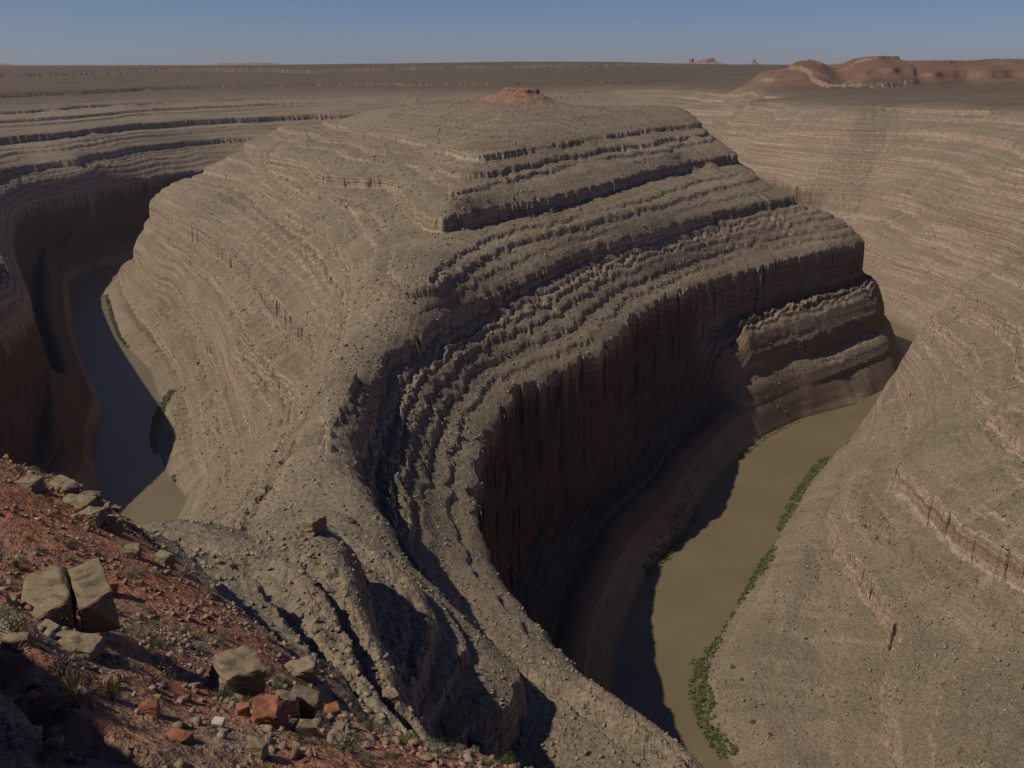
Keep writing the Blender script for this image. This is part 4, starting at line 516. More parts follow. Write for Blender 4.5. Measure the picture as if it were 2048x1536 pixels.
    red = sst(258, 272, s3 + fbm(x, y, 60, 3, 85) * 7) * (1 - sst(500, 1300, r) * (.93 + .1 * sst(-1400, -600, x)) * sst(36, 60, rb))
    red = red * (1 - .4 * (1 - sst(60, 110, rb)))
    red = red * (1 - (1 - sst(38, 80, r)) * np.clip(.25 - 1.3 * fbm(x, y, 7, 3, 86), 0, .85))
    red = np.maximum(red, .38 * sst(4, 14, mh) * (.75 + .5 * fbm(x, y, 120, 2, 88)))
    brown = sst(232, 256, s3) * sst(1150, 1700, r + 300 * (x > 500))
    shade = shr * sst(129, 122, s3) * sst(3, 20, s3)  # mask of painted gorge shade: sheer wall and its foot
    shade = np.maximum(shade, .6 * GR.at(x, y, TIP) * np.where(inr > 0, 1, 0) * sst(131, 124, s3))  # same painted shade, weaker, on the walls of the tip
    return z2, s3, st1 * .5 + st2 * .7, red, riv, shade, brown
# ---------------------------------------------------------------- terrain mesh: a fan of rings, fine near the viewer, reaching the horizon
def ring_radii():
    r = [0.6]
    while r[-1] < 12000:
        q = r[-1]
        st = max(.25, .0055 * q) if q < 200 else (1.1 if q < 1150 else (2.4 if q < 2300 else (8 if q < 3700 else q * .05)))
        r.append(q + st / Q)
    return np.array(r)
RR = ring_radii()
da = R(.052) / Q
an = np.concatenate([np.arange(-R(34), R(34), da)])
left = -R(34) - np.cumsum(np.linspace(da, R(.5), 90)); left = left[left > -R(75)]
rest0 = left[-1]
an = np.concatenate([left[::-1], an])
right = an[-1] + np.cumsum(np.minimum(np.linspace(da, R(3), 200), R(2)))
right = right[right < 2 * math.pi + rest0 - R(.5)]
an = np.concatenate([an, right])
NA, NR = len(an), len(RR)
TH, RAD = np.meshgrid(an, RR)
VX = (np.sin(TH) * RAD).ravel(); VY = (np.cos(TH) * RAD).ravel()
VZ = np.empty(VX.size, np.float32); AS = np.empty_like(VZ); AK = np.empty_like(VZ); AR = np.empty_like(VZ); AD = np.empty_like(VZ); AV = np.empty_like(VZ); AB = np.empty_like(VZ)
for i in range(0, VX.size, 250000):
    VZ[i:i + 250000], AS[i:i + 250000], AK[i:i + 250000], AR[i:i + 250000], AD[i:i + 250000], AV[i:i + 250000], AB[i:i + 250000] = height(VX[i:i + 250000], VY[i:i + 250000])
print('PTS', len(PTS)); print('terrain', NA, NR, NA * NR)
def mesh_np(name, co, quads, smooth=False):
    me = bpy.data.meshes.new(name); n = len(quads); k = quads.shape[1]
    me.vertices.add(len(co)); me.vertices.foreach_set('co', co.astype(np.float32).ravel())
    me.loops.add(n * k); me.loops.foreach_set('vertex_index', quads.astype(np.int32).ravel())
    me.polygons.add(n); me.polygons.foreach_set('loop_start', np.arange(0, n * k, k, dtype=np.int32))
    me.update(calc_edges=True)
    if smooth: me.polygons.foreach_set('use_smooth', np.ones(n, bool))
    return me
def attr(me, name, v):
    a = me.attributes.new(name, 'FLOAT', 'POINT'); a.data.foreach_set('value', v.astype(np.float32).ravel())
jj, ii = np.meshgrid(np.arange(NR - 1), np.arange(NA), indexing='ij'); i2 = (ii + 1) % NA
quads = np.stack([jj * NA + ii, (jj + 1) * NA + ii, (jj + 1) * NA + i2, jj * NA + i2], -1).reshape(-1, 4)
me = mesh_np('terrain', np.stack([VX, VY, VZ], -1), quads)
attr(me, 'strat', AS); attr(me, 'streak', AK); attr(me, 'red', AR); attr(me, 'river', AD); attr(me, 'gorge_shade', AV); attr(me, 'brown', AB)
# ---------------------------------------------------------------- materials
def newmat(name, rough=.95):
    m = bpy.data.materials.new(name); m.use_nodes = True; b = m.node_tree.nodes['Principled BSDF']
    b.inputs['Roughness'].default_value = rough; b.inputs['Specular IOR Level'].default_value = .1
    return m, m.node_tree, b
class NB:
    def __init__(s, nt): s.nt = nt
    def n(s, t, **k):
        o = s.nt.nodes.new('ShaderNode' + t)
        for a, v in k.items(): setattr(o, a, v)
        return o
    def l(s, a, b): s.nt.links.new(a, b)
    def val(s, sock, v):
        if hasattr(v, 'links'): s.l(v, sock)
        else: sock.default_value = v
    def math(s, op, a, b=0.0, c=0.0, clamp=False):
        o = s.n('Math', operation=op, use_clamp=clamp); s.val(o.inputs[0], a); s.val(o.inputs[1], b); s.val(o.inputs[2], c); return o.outputs[0]
    def rng(s, v, a, b, c=0., d_=1.):
        o = s.n('MapRange'); s.val(o.inputs[0], v)
        for k, q in enumerate((a, b, c, d_)): o.inputs[k + 1].default_value = q
        return o.outputs[0]
    def mix(s, f, a, b, bt='MIX'):
        o = s.n('Mix', data_type='RGBA', blend_type=bt); s.val(o.inputs[0], f)
        for k, v in ((6, a), (7, b)):
            if hasattr(v, 'links'): s.l(v, o.inputs[k])
            else: o.inputs[k].default_value = (*v, 1)
        return o.outputs[2]
    def noise(s, vec, scale, det=3, rough=.55):
        o = s.n('TexNoise'); s.l(vec, o.inputs['Vector']); o.inputs['Scale'].default_value = scale; o.inputs['Detail'].default_value = det; o.inputs['Roughness'].default_value = rough
        return o.outputs['Fac']
    def attr(s, name): return s.n('Attribute', attribute_name=name).outputs['Fac']
    def scaled(s, vec, sc_):
        o = s.n('VectorMath', operation='MULTIPLY'); s.l(vec, o.inputs[0]); o.inputs[1].default_value = sc_; return o.outputs[0]
def ground_material():
    m, nt, b = newmat('canyon_rock'); q = NB(nt)
    geo = q.n('NewGeometry'); pos = geo.outputs['Position']
    nz = q.n('SeparateXYZ'); q.l(geo.outputs['True Normal'], nz.inputs[0]); nz = nz.outputs[2]
    strat, streak, red, riv, shade = (q.attr(k) for k in ('strat', 'streak', 'red', 'river', 'gorge_shade'))
    big = q.noise(pos, .012, 3); mid = q.noise(pos, .11, 4); fine = q.noise(pos, .9, 4, .65); grit = q.noise(pos, 4.5, 3, .7)
    comb = q.n('CombineXYZ'); q.l(q.math('MULTIPLY', strat, .55), comb.inputs[2]); xy = q.n('SeparateXYZ'); q.l(pos, xy.inputs[0])
    q.l(q.math('MULTIPLY', xy.outputs[0], .006), comb.inputs[0]); q.l(q.math('MULTIPLY', xy.outputs[1], .006), comb.inputs[1])
    bedn = q.noise(comb.outputs[0], 1.0, 4, .7); coarse = q.noise(pos, .28, 4, .75)
    # debris slopes
    c = q.mix(q.rng(big, .35, .65), (.208, .166, .118), (.272, .214, .157))
    c = q.mix(q.rng(streak, .6, 3.2), c, (.33, .28, .205))
    c = q.mix(q.rng(streak, -.4, -2.2, 0, .55), c, (.135, .118, .085))
    c = q.mix(q.rng(mid, .5, .75, 0, .35), c, (.285, .23, .165))
    c = q.mix(q.rng(coarse, .42, .25, 0, .6), c, (.12, .10, .07)); c = q.mix(q.rng(coarse, .58, .72, 0, .6), c, (.36, .31, .235))
    c = q.mix(q.rng(bedn, .53, .68, 0, .42), c, (.40, .32, .235)); c = q.mix(q.rng(bedn, .45, .32, 0, .35), c, (.135, .105, .072))
    c = q.mix(q.math('MULTIPLY', q.attr('brown'), .8), c, (.10, .072, .055))
    redc = q.mix(q.rng(mid, .35, .65), (.33, .132, .074), (.40, .19, .118))
    c = q.mix(q.math('MULTIPLY', red, q.rng(fine, .25, .5, .78, 1.)), c, redc)
    # cliff faces
    vs_ = q.scaled(pos, (.4, .4, .16)); cr = q.noise(vs_, 1.0, 4, .6)
    k = q.mix(q.rng(bedn, .35, .65), (.22, .155, .115), (.52, .41, .31))
    k = q.mix(q.rng(cr, .47, .72, 0, .6), k, (.17, .085, .06))
    k = q.mix(q.math('MULTIPLY', shade, .85), k, (.08, .034, .025))  # shade painted into the cliff colour as a darker red-brown
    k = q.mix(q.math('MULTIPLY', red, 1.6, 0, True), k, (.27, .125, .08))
    c = q.mix(q.rng(shade, .6, 1, 0, .75), c, (.09, .055, .042))  # talus under the sheer wall darkened too, shade put into its colour
    steep = q.rng(nz, .62, .42)
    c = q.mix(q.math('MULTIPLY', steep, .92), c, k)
    # stones and pits
    c = q.mix(q.rng(fine, .62, .33), c, (.52, .5, .48), 'MULTIPLY')
    c = q.mix(q.rng(grit, .55, .72), c, (1.4, 1.4, 1.42), 'MULTIPLY')
    # wet, dark silt by the water
    c = q.mix(q.rng(riv, 3., .2, 0, .5), c, (.12, .10, .07))
    q.l(c, b.inputs['Base Color'])
    hgt = q.math('ADD', q.math('MULTIPLY', q.math('ADD', fine, q.math('MULTIPLY', coarse, 1.2)), .8), q.math('MULTIPLY', grit, .25))
    bp = q.n('Bump'); bp.inputs['Strength'].default_value = .9; bp.inputs['Distance'].default_value = .8; q.l(hgt, bp.inputs['Height']); q.l(bp.outputs[0], b.inputs['Normal'])
    return m
M_GROUND = ground_material()
me.materials.append(M_GROUND)
ter = bpy.data.objects.new('canyon_terrain', me); sc.collection.objects.link(ter); ter['kind'] = 'structure'
# river
def river():
    m, nt, b = newmat('muddy_water', .4); q = NB(nt); b.inputs['Specular IOR Level'].default_value = .3
    pos = q.n('NewGeometry').outputs['Position']
    c = q.mix(q.rng(q.noise(pos, .02, 3), .4, .6), (.138, .106, .06), (.158, .122, .07)); q.l(c, b.inputs['Base Color'])
    bp = q.n('Bump'); bp.inputs['Strength'].default_value = .25; bp.inputs['Distance'].default_value = .15
    q.l(q.noise(pos, .5, 4, .6), bp.inputs['Height']); q.l(bp.outputs[0], b.inputs['Normal'])
    xs = np.arange(-760, 761, 20); ys = np.arange(20, 1901, 20); X, Y = np.meshgrid(xs, ys); keep = GR.at(X, Y, RIV) < 34
    idx = -np.ones(X.shape, int); fs = []; co = []
    def vid(j, i):
        if idx[j, i] < 0: idx[j, i] = len(co); co.append((X[j, i], Y[j, i], 0.0))
        return idx[j, i]
    for j in range(X.shape[0] - 1):
        for i in range(X.shape[1] - 1):
            if keep[j:j + 2, i:i + 2].any(): fs.append([vid(j, i), vid(j, i + 1), vid(j + 1, i + 1), vid(j + 1, i)])
    me = mesh_np('river', np.array(co), np.array(fs)); me.materials.append(m)
    o = bpy.data.objects.new('river', me); sc.collection.objects.link(o); o['kind'] = 'structure'
river()
# ---------------------------------------------------------------- helpers for things
def hz(x, y): return height(np.atleast_1d(np.asarray(x, float)), np.atleast_1d(np.asarray(y, float)))[0]
def tag(o, label=None, cat=None, group=None, kind=None):
    if label: o['label'] = label
    if cat: o['category'] = cat
    if group: o['group'] = group
    if kind: o['kind'] = kind
    return o
def link(name, me, parent=None):
    o = bpy.data.objects.new(name, me); sc.collection.objects.link(o); o.parent = parent; return o
import bmesh
def rock_material(name, c1, c2, dark, sc_=1.0):
    m, nt, b = newmat(name); q = NB(nt)
    pos = q.n('NewGeometry').outputs['Position']
    c = q.mix(q.rng(q.noise(pos, 1.1 * sc_, 4), .35, .65), c1, c2)
    st = q.noise(q.scaled(pos, (1.2 * sc_, 1.2 * sc_, 9 * sc_)), 1.0, 3, .6)
    c = q.mix(q.rng(st, .5, .62, 0, .7), c, dark)
    c = q.mix(q.rng(q.noise(pos, 9 * sc_, 3, .7), .55, .75, 0, .5), c, dark)
    q.l(c, b.inputs['Base Color'])
    bp = q.n('Bump'); bp.inputs['Strength'].default_value = .7; bp.inputs['Distance'].default_value = .08 / sc_
    q.l(q.math('ADD', q.noise(pos, 5 * sc_, 5, .7), q.math('MULTIPLY', st, .6)), bp.inputs['Height']); q.l(bp.outputs[0], b.inputs['Normal']); return m
M_TAN = rock_material('tan_sandstone', (.2, .152, .102), (.265, .205, .14), (.10, .075, .05))
M_REDR = rock_material('red_sandstone', (.24, .095, .055), (.30, .135, .08), (.12, .055, .035))
M_BRN = rock_material('brown_sandstone', (.13, .10, .07), (.20, .16, .11), (.07, .05, .035))
M_PALE = rock_material('pale_rock', (.42, .38, .33), (.52, .48, .42), (.28, .24, .2))
def hull(rnd, sx, sy, sz, n=14, jit=.28, cut=2):
    """one angular block: jittered box corners and a few chips"""
    bm = bmesh.new()
    for a in (-1, 1):
        for b_ in (-1, 1):
            for c in (-1, 1):
                for k in range(cut):
                    p = [a, b_, c]; p[rnd.randrange(3)] *= rnd.uniform(.45, .95)
                    bm.verts.new([p[i] * (sx, sy, sz)[i] * .5 * (1 + rnd.uniform(-jit, jit * .3)) for i in range(3)])
    r = bmesh.ops.convex_hull(bm, input=bm.verts)
    bmesh.ops.delete(bm, geom=[g for g in set(r['geom_interior'] + r['geom_unused']) if isinstance(g, bmesh.types.BMVert)], context='VERTS')
    bmesh.ops.dissolve_limit(bm, angle_limit=.12, verts=bm.verts, edges=bm.edges)
    return bm
def boulder_mesh(name, rnd, sx, sy, sz, mat, detail=3, rough=.045, jit=.28):
    bm = hull(rnd, sx, sy, sz, jit=jit)
    bmesh.ops.bevel(bm, geom=bm.edges[:], offset=.03 * min(sx, sy, sz), segments=1, affect='EDGES')
    bmesh.ops.triangulate(bm, faces=bm.faces)
    for k in range(detail):
        L = max(sx, sy, sz) / (3 * 2 ** k)
        es = [e for e in bm.edges if e.calc_length() > L]
        if es: bmesh.ops.subdivide_edges(bm, edges=es, cuts=1)
        bmesh.ops.triangulate(bm, faces=bm.faces)
    s = max(sx, sy, sz)
    co = np.array([v.co[:] for v in bm.verts]); f = 5 / s
    d_ = vnoise(co[:, 0] * f + 5, co[:, 1] * f + co[:, 2] * f * 2.2, rnd.randrange(999)) + .6 * vnoise(co[:, 2] * f * 3.1, co[:, 0] * f * 1.3 + co[:, 1] * f, 3)
    for v, q in zip(bm.verts, d_): v.co += v.co.normalized() * float(q) * rough * s
    me = bpy.data.meshes.new(name); bm.to_mesh(me); bm.free(); me.materials.append(mat); return me
MATS = dict(t=M_TAN, r=M_REDR, b=M_BRN, p=M_PALE)
# ---------------------------------------------------------------- boulders of the near slope: x, y, size, rotation, material, label
BOULDERS = json.loads('''[[-17.83,30.45,3.48,2.61,2.18,28,18,-4,"t",0.22,"split_block","big pale sandstone block split by a dark crack, left on the near slope","boulder",""],
[-11.88,31.72,2.16,1.73,2.37,38,16,10,"t",0.15,"boulder","large tan angular boulder casting a long shadow in the middle of the near slope","boulder",""],
[-14.89,51.18,2.93,1.46,1.09,10,6,-12,"t",0.25,"boulder","low flat tan slab lying in the shadow just right of the large tan boulder","boulder",""],
[-8.87,26.42,1.26,1.01,1.0,5,10,0,"r",0.15,"boulder","red five-sided boulder in front of the brown and grey blocks","boulder",""],
[-9.02,29.0,0.93,0.83,1.28,30,0,8,"t",0.15,"boulder","grey block wedged between the red boulder and the dark brown block","boulder",""],
[-8.54,29.89,1.32,1.05,1.4,-12,0,6,"b",0.12,"boulder","dark brown grooved block right of the grey block","boulder",""],
[-15.86,27.02,1.99,0.99,0.7,-10,4,6,"t",0.3,"boulder","flat tan slab below the big split block","boulder",""],
[-15.77,28.1,0.6,0.54,0.68,20,0,0,"r",0.2,"boulder","small reddish boulder at the right end of the flat tan slab","boulder",""],
[-10.04,24.58,0.46,0.37,0.34,0,0,0,"p",0.2,"boulder","small whitish boulder at the edge of the bottom shadow","boulder",""],
[-7.65,26.44,0.85,0.6,0.55,15,0,8,"t",0.2,"boulder","pale flat-topped block below the dark brown block","boulder",""],
[-6.84,28.22,0.56,0.45,0.53,-15,5,0,"t",0.2,"boulder","small pale block right of the flat-topped pale block","boulder",""],
[-8.72,35.26,0.8,0.64,0.65,25,0,0,"r",0.2,"boulder","small red boulder right of the dark brown block","boulder",""],
[-10.04,27.04,0.54,0.43,0.6,10,0,0,"r",0.2,"boulder","small dull red boulder left of the five-sided red boulder","boulder",""],
[-8.11,22.63,0.61,0.49,0.6,-20,0,0,"t",0.15,"boulder","tan block at the bottom edge, cut by the bottom shadow","boulder",""],
[-27.15,50.61,2.24,1.34,1.25,30,0,10,"r",0.3,"boulder","red ledge block throwing a wide shadow right of the big split block","boulder",""],
[-16.5,24.89,0.79,0.55,0.49,10,0,0,"t",0.25,"boulder","tan block at the left edge below the big split block","boulder",""],
[-16.99,27.54,0.81,0.57,0.57,-30,8,0,"t",0.2,"boulder","tan stone just above the flat tan slab","boulder",""],
[-12.01,23.99,0.64,0.45,0.51,0,0,0,"r",0.25,"boulder","rust red stone beside the pale grass tufts","boulder",""],
[-10.36,22.28,0.82,0.49,0.36,-25,0,0,"r",0.3,"boulder","rust red slab catching the sun inside the bottom shadow","boulder",""],
[-41.18,68.27,2.35,1.64,1.2,-25,0,0,"t",0.3,"boulder","grey ledge block at the far left of the near skyline","boulder",""],
[-40.18,71.51,2.53,1.77,1.47,-30,0,8,"t",0.25,"boulder","grey ledge block standing highest on the near skyline","boulder",""],
[-37.24,68.3,3.0,1.8,1.41,-20,6,0,"t",0.3,"boulder","wide grey slab in the ledge outcrop of the near skyline","boulder",""],
[-37.85,71.13,2.0,1.6,1.68,15,0,0,"b",0.3,"boulder","brown block at the right end of the skyline outcrop","boulder",""],
[-35.0,65.69,1.86,1.49,1.57,-10,0,0,"t",0.2,"boulder","squarish grey block at the foot of the skyline outcrop","boulder",""],
[-33.74,66.26,1.59,1.27,1.47,40,0,0,"t",0.2,"boulder","grey block where the red soil meets the ledge outcrop","boulder",""],
[-29.86,61.08,1.48,1.18,0.97,0,0,0,"b",0.25,"boulder","brown-grey block on the edge between red soil and grey ledge","boulder",""],
[-28.26,62.97,1.6,1.12,1.2,-35,0,0,"t",0.2,"boulder","pale block overhanging the grey ledge right of the red soil","boulder",""],
[-18.73,111.63,2.79,2.24,2.02,0,0,0,"t",0.25,"boulder","grey block on the lip above the wide dark gully","boulder",""],
[-12.61,151.93,4.56,3.65,3.32,20,0,0,"t",0.25,"boulder","grey block on the lower lip near the bottom edge","boulder",""],
[-7.48,154.38,4.22,3.37,3.67,-20,0,0,"t",0.2,"boulder","rough grey block at the tip of the near slope, bottom centre","boulder",""],
[-41.72,167.08,4.86,2.91,5.69,62,0,0,"t",0.4,"boulder","pale square rock block standing on the saddle of the neck","boulder",""]]''')
def place_boulders():
    for i, (x, y, sx, sy, sz, rz, tx, ty, mat, sink, name, label, cat, group) in enumerate(BOULDERS):
        rnd = random.Random(100 + i); z = float(hz(x, y)[0])
        if name == 'split_block':
            root = link('split_boulder', None); root.location = (x, y, z + sz * (.5 - sink))
            for k, (ox, w_) in enumerate(((-.2, .56), (.28, .38))):
                c = link('slab', boulder_mesh('slab', random.Random(41 + k), sx * w_, sy, sz * (1, .96)[k], M_TAN, 4, .022, .2), root)
                c.location = (sx * ox, 0, 0); c.rotation_euler = (0, R(-2 + 5 * k), R(3 * k))
            root.rotation_euler = (R(tx), R(ty), R(rz)); o = root
        else:
            o = link(name, boulder_mesh(name, rnd, sx, sy, sz, MATS[mat], 4 if sx > 1.5 else 3))
            o.location = (x, y, z + sz * (.5 - sink)); o.rotation_euler = (R(tx), R(ty), R(rz))
        tag(o, label, cat, group or None)
place_boulders()
# ---------------------------------------------------------------- loose rubble on all the slopes (uncountable)
def templates(n, flat):
    out = []
    for k in range(n):
        rnd = random.Random(500 + k); bm = bmesh.new(); f = flat[k % len(flat)]
        for q in range(9):
            p = [rnd.uniform(-1, 1) for _ in range(3)]; a = rnd.randrange(3); p[a] = math.copysign(1, p[a])
            bm.verts.new((p[0] * .5, p[1] * .42, p[2] * f * .5))
        r = bmesh.ops.convex_hull(bm, input=bm.verts)
        bmesh.ops.delete(bm, geom=[g for g in set(r['geom_interior'] + r['geom_unused']) if isinstance(g, bmesh.types.BMVert)], context='VERTS')
        bmesh.ops.triangulate(bm, faces=bm.faces); bm.verts.index_update()
        out.append((np.array([v.co[:] for v in bm.verts]), np.array([[v.index for v in f_.verts] for f_ in bm.faces]))); bm.free()
    return out
TPL = templates(14, (.5, .7, .35, .9))
def scatter_mesh(name, X, Y, Z, S, mat, seed, attrs=None, tilt=.5):
    g = np.random.default_rng(seed); co = []; fs = []; off = 0; at_ = []
    ty = g.integers(0, len(TPL), len(X))
    for t, (V, F) in enumerate(TPL):
        idx = np.nonzero(ty == t)[0]
        if not len(idx): continue
        n = len(idx); a = g.uniform(0, 6.28, n); b_ = g.uniform(-tilt, tilt, n)
        ca, sa, cb, sb_ = np.cos(a), np.sin(a), np.cos(b_), np.sin(b_)
        P = V[None] * S[idx, None, None]
        x1 = P[..., 0] * cb[:, None] - P[..., 2] * sb_[:, None]; z1 = P[..., 0] * sb_[:, None] + P[..., 2] * cb[:, None]
        x2 = x1 * ca[:, None] - P[..., 1] * sa[:, None]; y2 = x1 * sa[:, None] + P[..., 1] * ca[:, None]
        co.append(np.stack([x2 + X[idx, None], y2 + Y[idx, None], z1 + Z[idx, None] + S[idx, None] * .12], -1).reshape(-1, 3))
        fs.append((F[None] + (np.arange(n) * len(V))[:, None, None] + off).reshape(-1, 3)); off += n * len(V)
        if attrs is not None: at_.append(np.repeat(attrs[idx], len(V)))
    me = mesh_np(name, np.concatenate(co), np.concatenate(fs)); me.materials.append(mat)
    if attrs is not None: attr(me, 'red', np.concatenate(at_))
    return link(name, me)
def rubble_material():
    m, nt, b = newmat('rubble'); q = NB(nt); pos = q.n('NewGeometry').outputs['Position']; red = q.attr('red')
    c = q.mix(q.rng(q.noise(pos, .45, 3, .8), .3, .7), (.15, .12, .085), (.34, .285, .21))
    c = q.mix(red, c, q.mix(q.rng(q.noise(pos, .9, 3, .8), .3, .7), (.20, .085, .05), (.33, .17, .11)))
    q.l(c, b.inputs['Base Color']); bp = q.n('Bump'); bp.inputs['Strength'].default_value = .5; bp.inputs['Distance'].default_value = .05
    q.l(q.noise(pos, 9, 3), bp.inputs['Height']); q.l(bp.outputs[0], b.inputs['Normal']); return m
M_RUB = rubble_material()
def sample_fan(n, r0, r1, a0, a1, seed, power=1.0):
    g = np.random.default_rng(seed); r = r0 + (r1 - r0) * g.random(n) ** power; a = np.radians(a0 + (a1 - a0) * g.random(n))
    return r * np.sin(a), r * np.cos(a), g
def rubble(name, n, r0, r1, smin, smax, seed, power=1., keep=None):
    X, Y, g = sample_fan(n, r0, r1, -36, 36, seed, power)
    Z, S3, ST, RD, RV, SD, BR = height(X, Y); dens = vnoise(X / (r1 * .05), Y / (r1 * .05), seed) + .5 * vnoise(X / (r1 * .015), Y / (r1 * .015), seed + 1)
    k = (RV > 4) & (SD < .7) & (g.random(n) < .45 + 1.1 * dens); X, Y, Z, RD = X[k], Y[k], Z[k], RD[k]
    S = smin * (smax / smin) ** (g.random(len(X)) ** 3.2)
    rd = np.clip(RD * .8 - .25 + g.normal(0, .25, len(X)), 0, 1)
    o = scatter_mesh(name, X, Y, Z, S, M_RUB, seed, rd); o['kind'] = 'stuff'; return o
rubble('loose_stones', 80000, 12, 95, .06, .6, 11, .8)
rubble('talus_rubble', 90000, 80, 420, .25, 1.5, 12, .9)
rubble('slope_rubble', 110000, 380, 1250, .6, 2.6, 13, .9)
# ---------------------------------------------------------------- plants
def leaf_material(name, a, b_):
    m, nt, b = newmat(name, .8); q = NB(nt); pos = q.n('NewGeometry').outputs['Position']
    oi = q.n('ObjectInfo').outputs['Random']
    c = q.mix(q.math('ADD', q.math('MULTIPLY', q.noise(pos, 3.5, 2), .7), q.math('MULTIPLY', oi, .3)), a, b_); q.l(c, b.inputs['Base Color']); return m
M_SAGE = leaf_material('sage_leaves', (.13, .13, .085), (.27, .26, .19))
M_DRY = leaf_material('dry_grass', (.20, .165, .075), (.30, .25, .13))
M_GREEN = leaf_material('green_leaves', (.05, .085, .022), (.10, .135, .04))
M_STEM = leaf_material('woody_stem', (.05, .035, .025), (.10, .075, .055))
def blades(rnd, n, rad, hgt, w_, up=.35, base=.25, droop=0):
    V = []; F = []
    for k in range(n):
        a = rnd.uniform(0, 6.283); e = rnd.uniform(up, 1.5); dx, dy, dz = math.cos(a) * math.cos(e), math.sin(a) * math.cos(e), math.sin(e)
        r0 = rnd.uniform(base, .8); r1 = r0 + rnd.uniform(.12, .3); L_ = 1 + rnd.uniform(-.15, .15)
        p0 = Vector((dx * rad * r0, dy * rad * r0, dz * hgt * r0)); p1 = Vector((dx * rad * r1 * L_, dy * rad * r1 * L_, dz * hgt * r1 * L_))
        t = Vector((rnd.uniform(-1, 1), rnd.uniform(-1, 1), rnd.uniform(-1, 1))).normalized() * w_
        i = len(V); V += [p0 - t, p0 + t, p1 + t * .6, p1 - t * .6]; F.append((i, i + 1, i + 2, i + 3))
    return V, F
def pymesh(name, V, F, mat):
    me = bpy.data.meshes.new(name); me.from_pydata([tuple(v) for v in V], [], F); me.materials.append(mat); return me
def stems(rnd, n, rad, hgt, w_):
    V = []; F = []
    for k in range(n):
        a = rnd.uniform(0, 6.283); e = rnd.uniform(.5, 1.4); p = Vector((0, 0, -.06)); dd = Vector((math.cos(a) * math.cos(e) * rad, math.sin(a) * math.cos(e) * rad, math.sin(e) * hgt)) * .8
        i = len(V)
        for s_, ww in ((0, w_), (1, w_ * .35)):
            c = p + dd * s_
            for j in range(3): V.append(c + Vector((math.cos(j * 2.09), math.sin(j * 2.09), 0)) * ww)
        F += [(i + j, i + (j + 1) % 3, i + 3 + (j + 1) % 3, i + 3 + j) for j in range(3)]
    return V, F
def make_shrub(kind, seed):
    rnd = random.Random(seed)
    mat = dict(sage=M_SAGE, dry=M_DRY, green=M_GREEN)[kind]
    root = link('dry_grass_tuft' if kind == 'dry' else 'desert_shrub', None)
    if kind == 'dry': V, F = blades(rnd, 420, .5, .75, .009, .7, .02)
    else:
        V, F = blades(rnd, 160, .48, .5, .008, .1, .1)
        for k in range(620):
            a = rnd.uniform(0, 6.283); e = rnd.uniform(0, 1.5); q_ = rnd.uniform(.45, 1) * (1 + .18 * math.sin(a * 3 + seed))
            c = Vector((math.cos(a) * math.cos(e) * .5 * q_, math.sin(a) * math.cos(e) * .5 * q_, math.sin(e) * .5 * q_))
            t = Vector((rnd.gauss(0, 1), rnd.gauss(0, 1), rnd.gauss(0, 1))).normalized(); u = t.orthogonal().normalized(); l_ = rnd.uniform(.018, .04)
            n_ = len(V); V += [c - t * l_, c - u * l_ * .5, c + t * l_, c + u * l_ * .5]; F.append((n_, n_ + 1, n_ + 2, n_ + 3))
    link('foliage', pymesh('foliage', V, F, mat), root)
    V, F = stems(rnd, 9, .45, .45, .018); link('stem', pymesh('stem', V, F, M_STEM), root)
    return root
def copy_tree(o, parent=None):
    c = o.copy(); sc.collection.objects.link(c); c.parent = parent
    for ch in list(o.children): copy_tree(ch, c)
    return c
PROTO = {k: [make_shrub(k, 10 * i + j) for j in range(2)] for i, k in enumerate(('sage', 'dry', 'green'))}
used = set()
def put_shrub(kind, x, y, s, label, group, rnd):
    p = PROTO[kind][rnd.randrange(2)]
    o = p if p.name not in used else copy_tree(p); used.add(p.name)
    o.location = (x, y, float(hz(x, y)[0]) - .03); o.rotation_euler = (0, 0, rnd.uniform(0, 6.28)); o.scale = (s, s, s * rnd.uniform(.8, 1.1))
    tag(o, label, {'sage': 'shrub', 'green': 'shrub', 'dry': 'grass tuft'}[kind], group)
SHRUBS = json.loads('''[["dry",-13.26,22.0,1.5,"tall pale yellow shrub at the edge of the bottom left shadow"],
["dry",-13.19,24.03,1.25,"pale grass tuft right of the tall pale yellow shrub"],
["sage",-14.46,23.67,1.5,"large grey-green shrub above the tall pale yellow shrub"],
["sage",-14.21,30.16,1.4,"grey-green shrub left of the large tan boulder"],
["sage",-11.53,29.2,1.4,"grey-green shrub at the foot of the large tan boulder"],
["green",-11.8,33.53,0.8,"small bright green shrub touching the right foot of the large tan boulder"],
["green",-13.14,45.65,0.7,"green shrub on top of the dark brown block group"],
["green",-31.9,49.64,1.5,"green shrub at the left edge above the split block"],
["sage",-21.55,34.17,1.4,"grey-green shrub at the left side of the split block"],
["sage",-17.86,29.47,1.5,"dark green shrub in front of the split block"],
["sage",-16.88,25.48,1.6,"grey-green shrub at the left edge below the split block"],
["sage",-31.99,56.87,1.3,"dark spiky shrub casting a long shadow on the bare red soil"],
["green",-4.27,29.82,1.1,"green shrub at the bottom edge, right of the boulders"],
["sage",-6.01,25.56,1.4,"grey-green shrub at the bottom edge below the small pale block"],
["sage",-18.99,45.27,1.2,"grey-green shrub upslope of the large tan boulder"],
["sage",-26.93,58.05,1.0,"small shrub on bare red soil near the ledge"]]''')
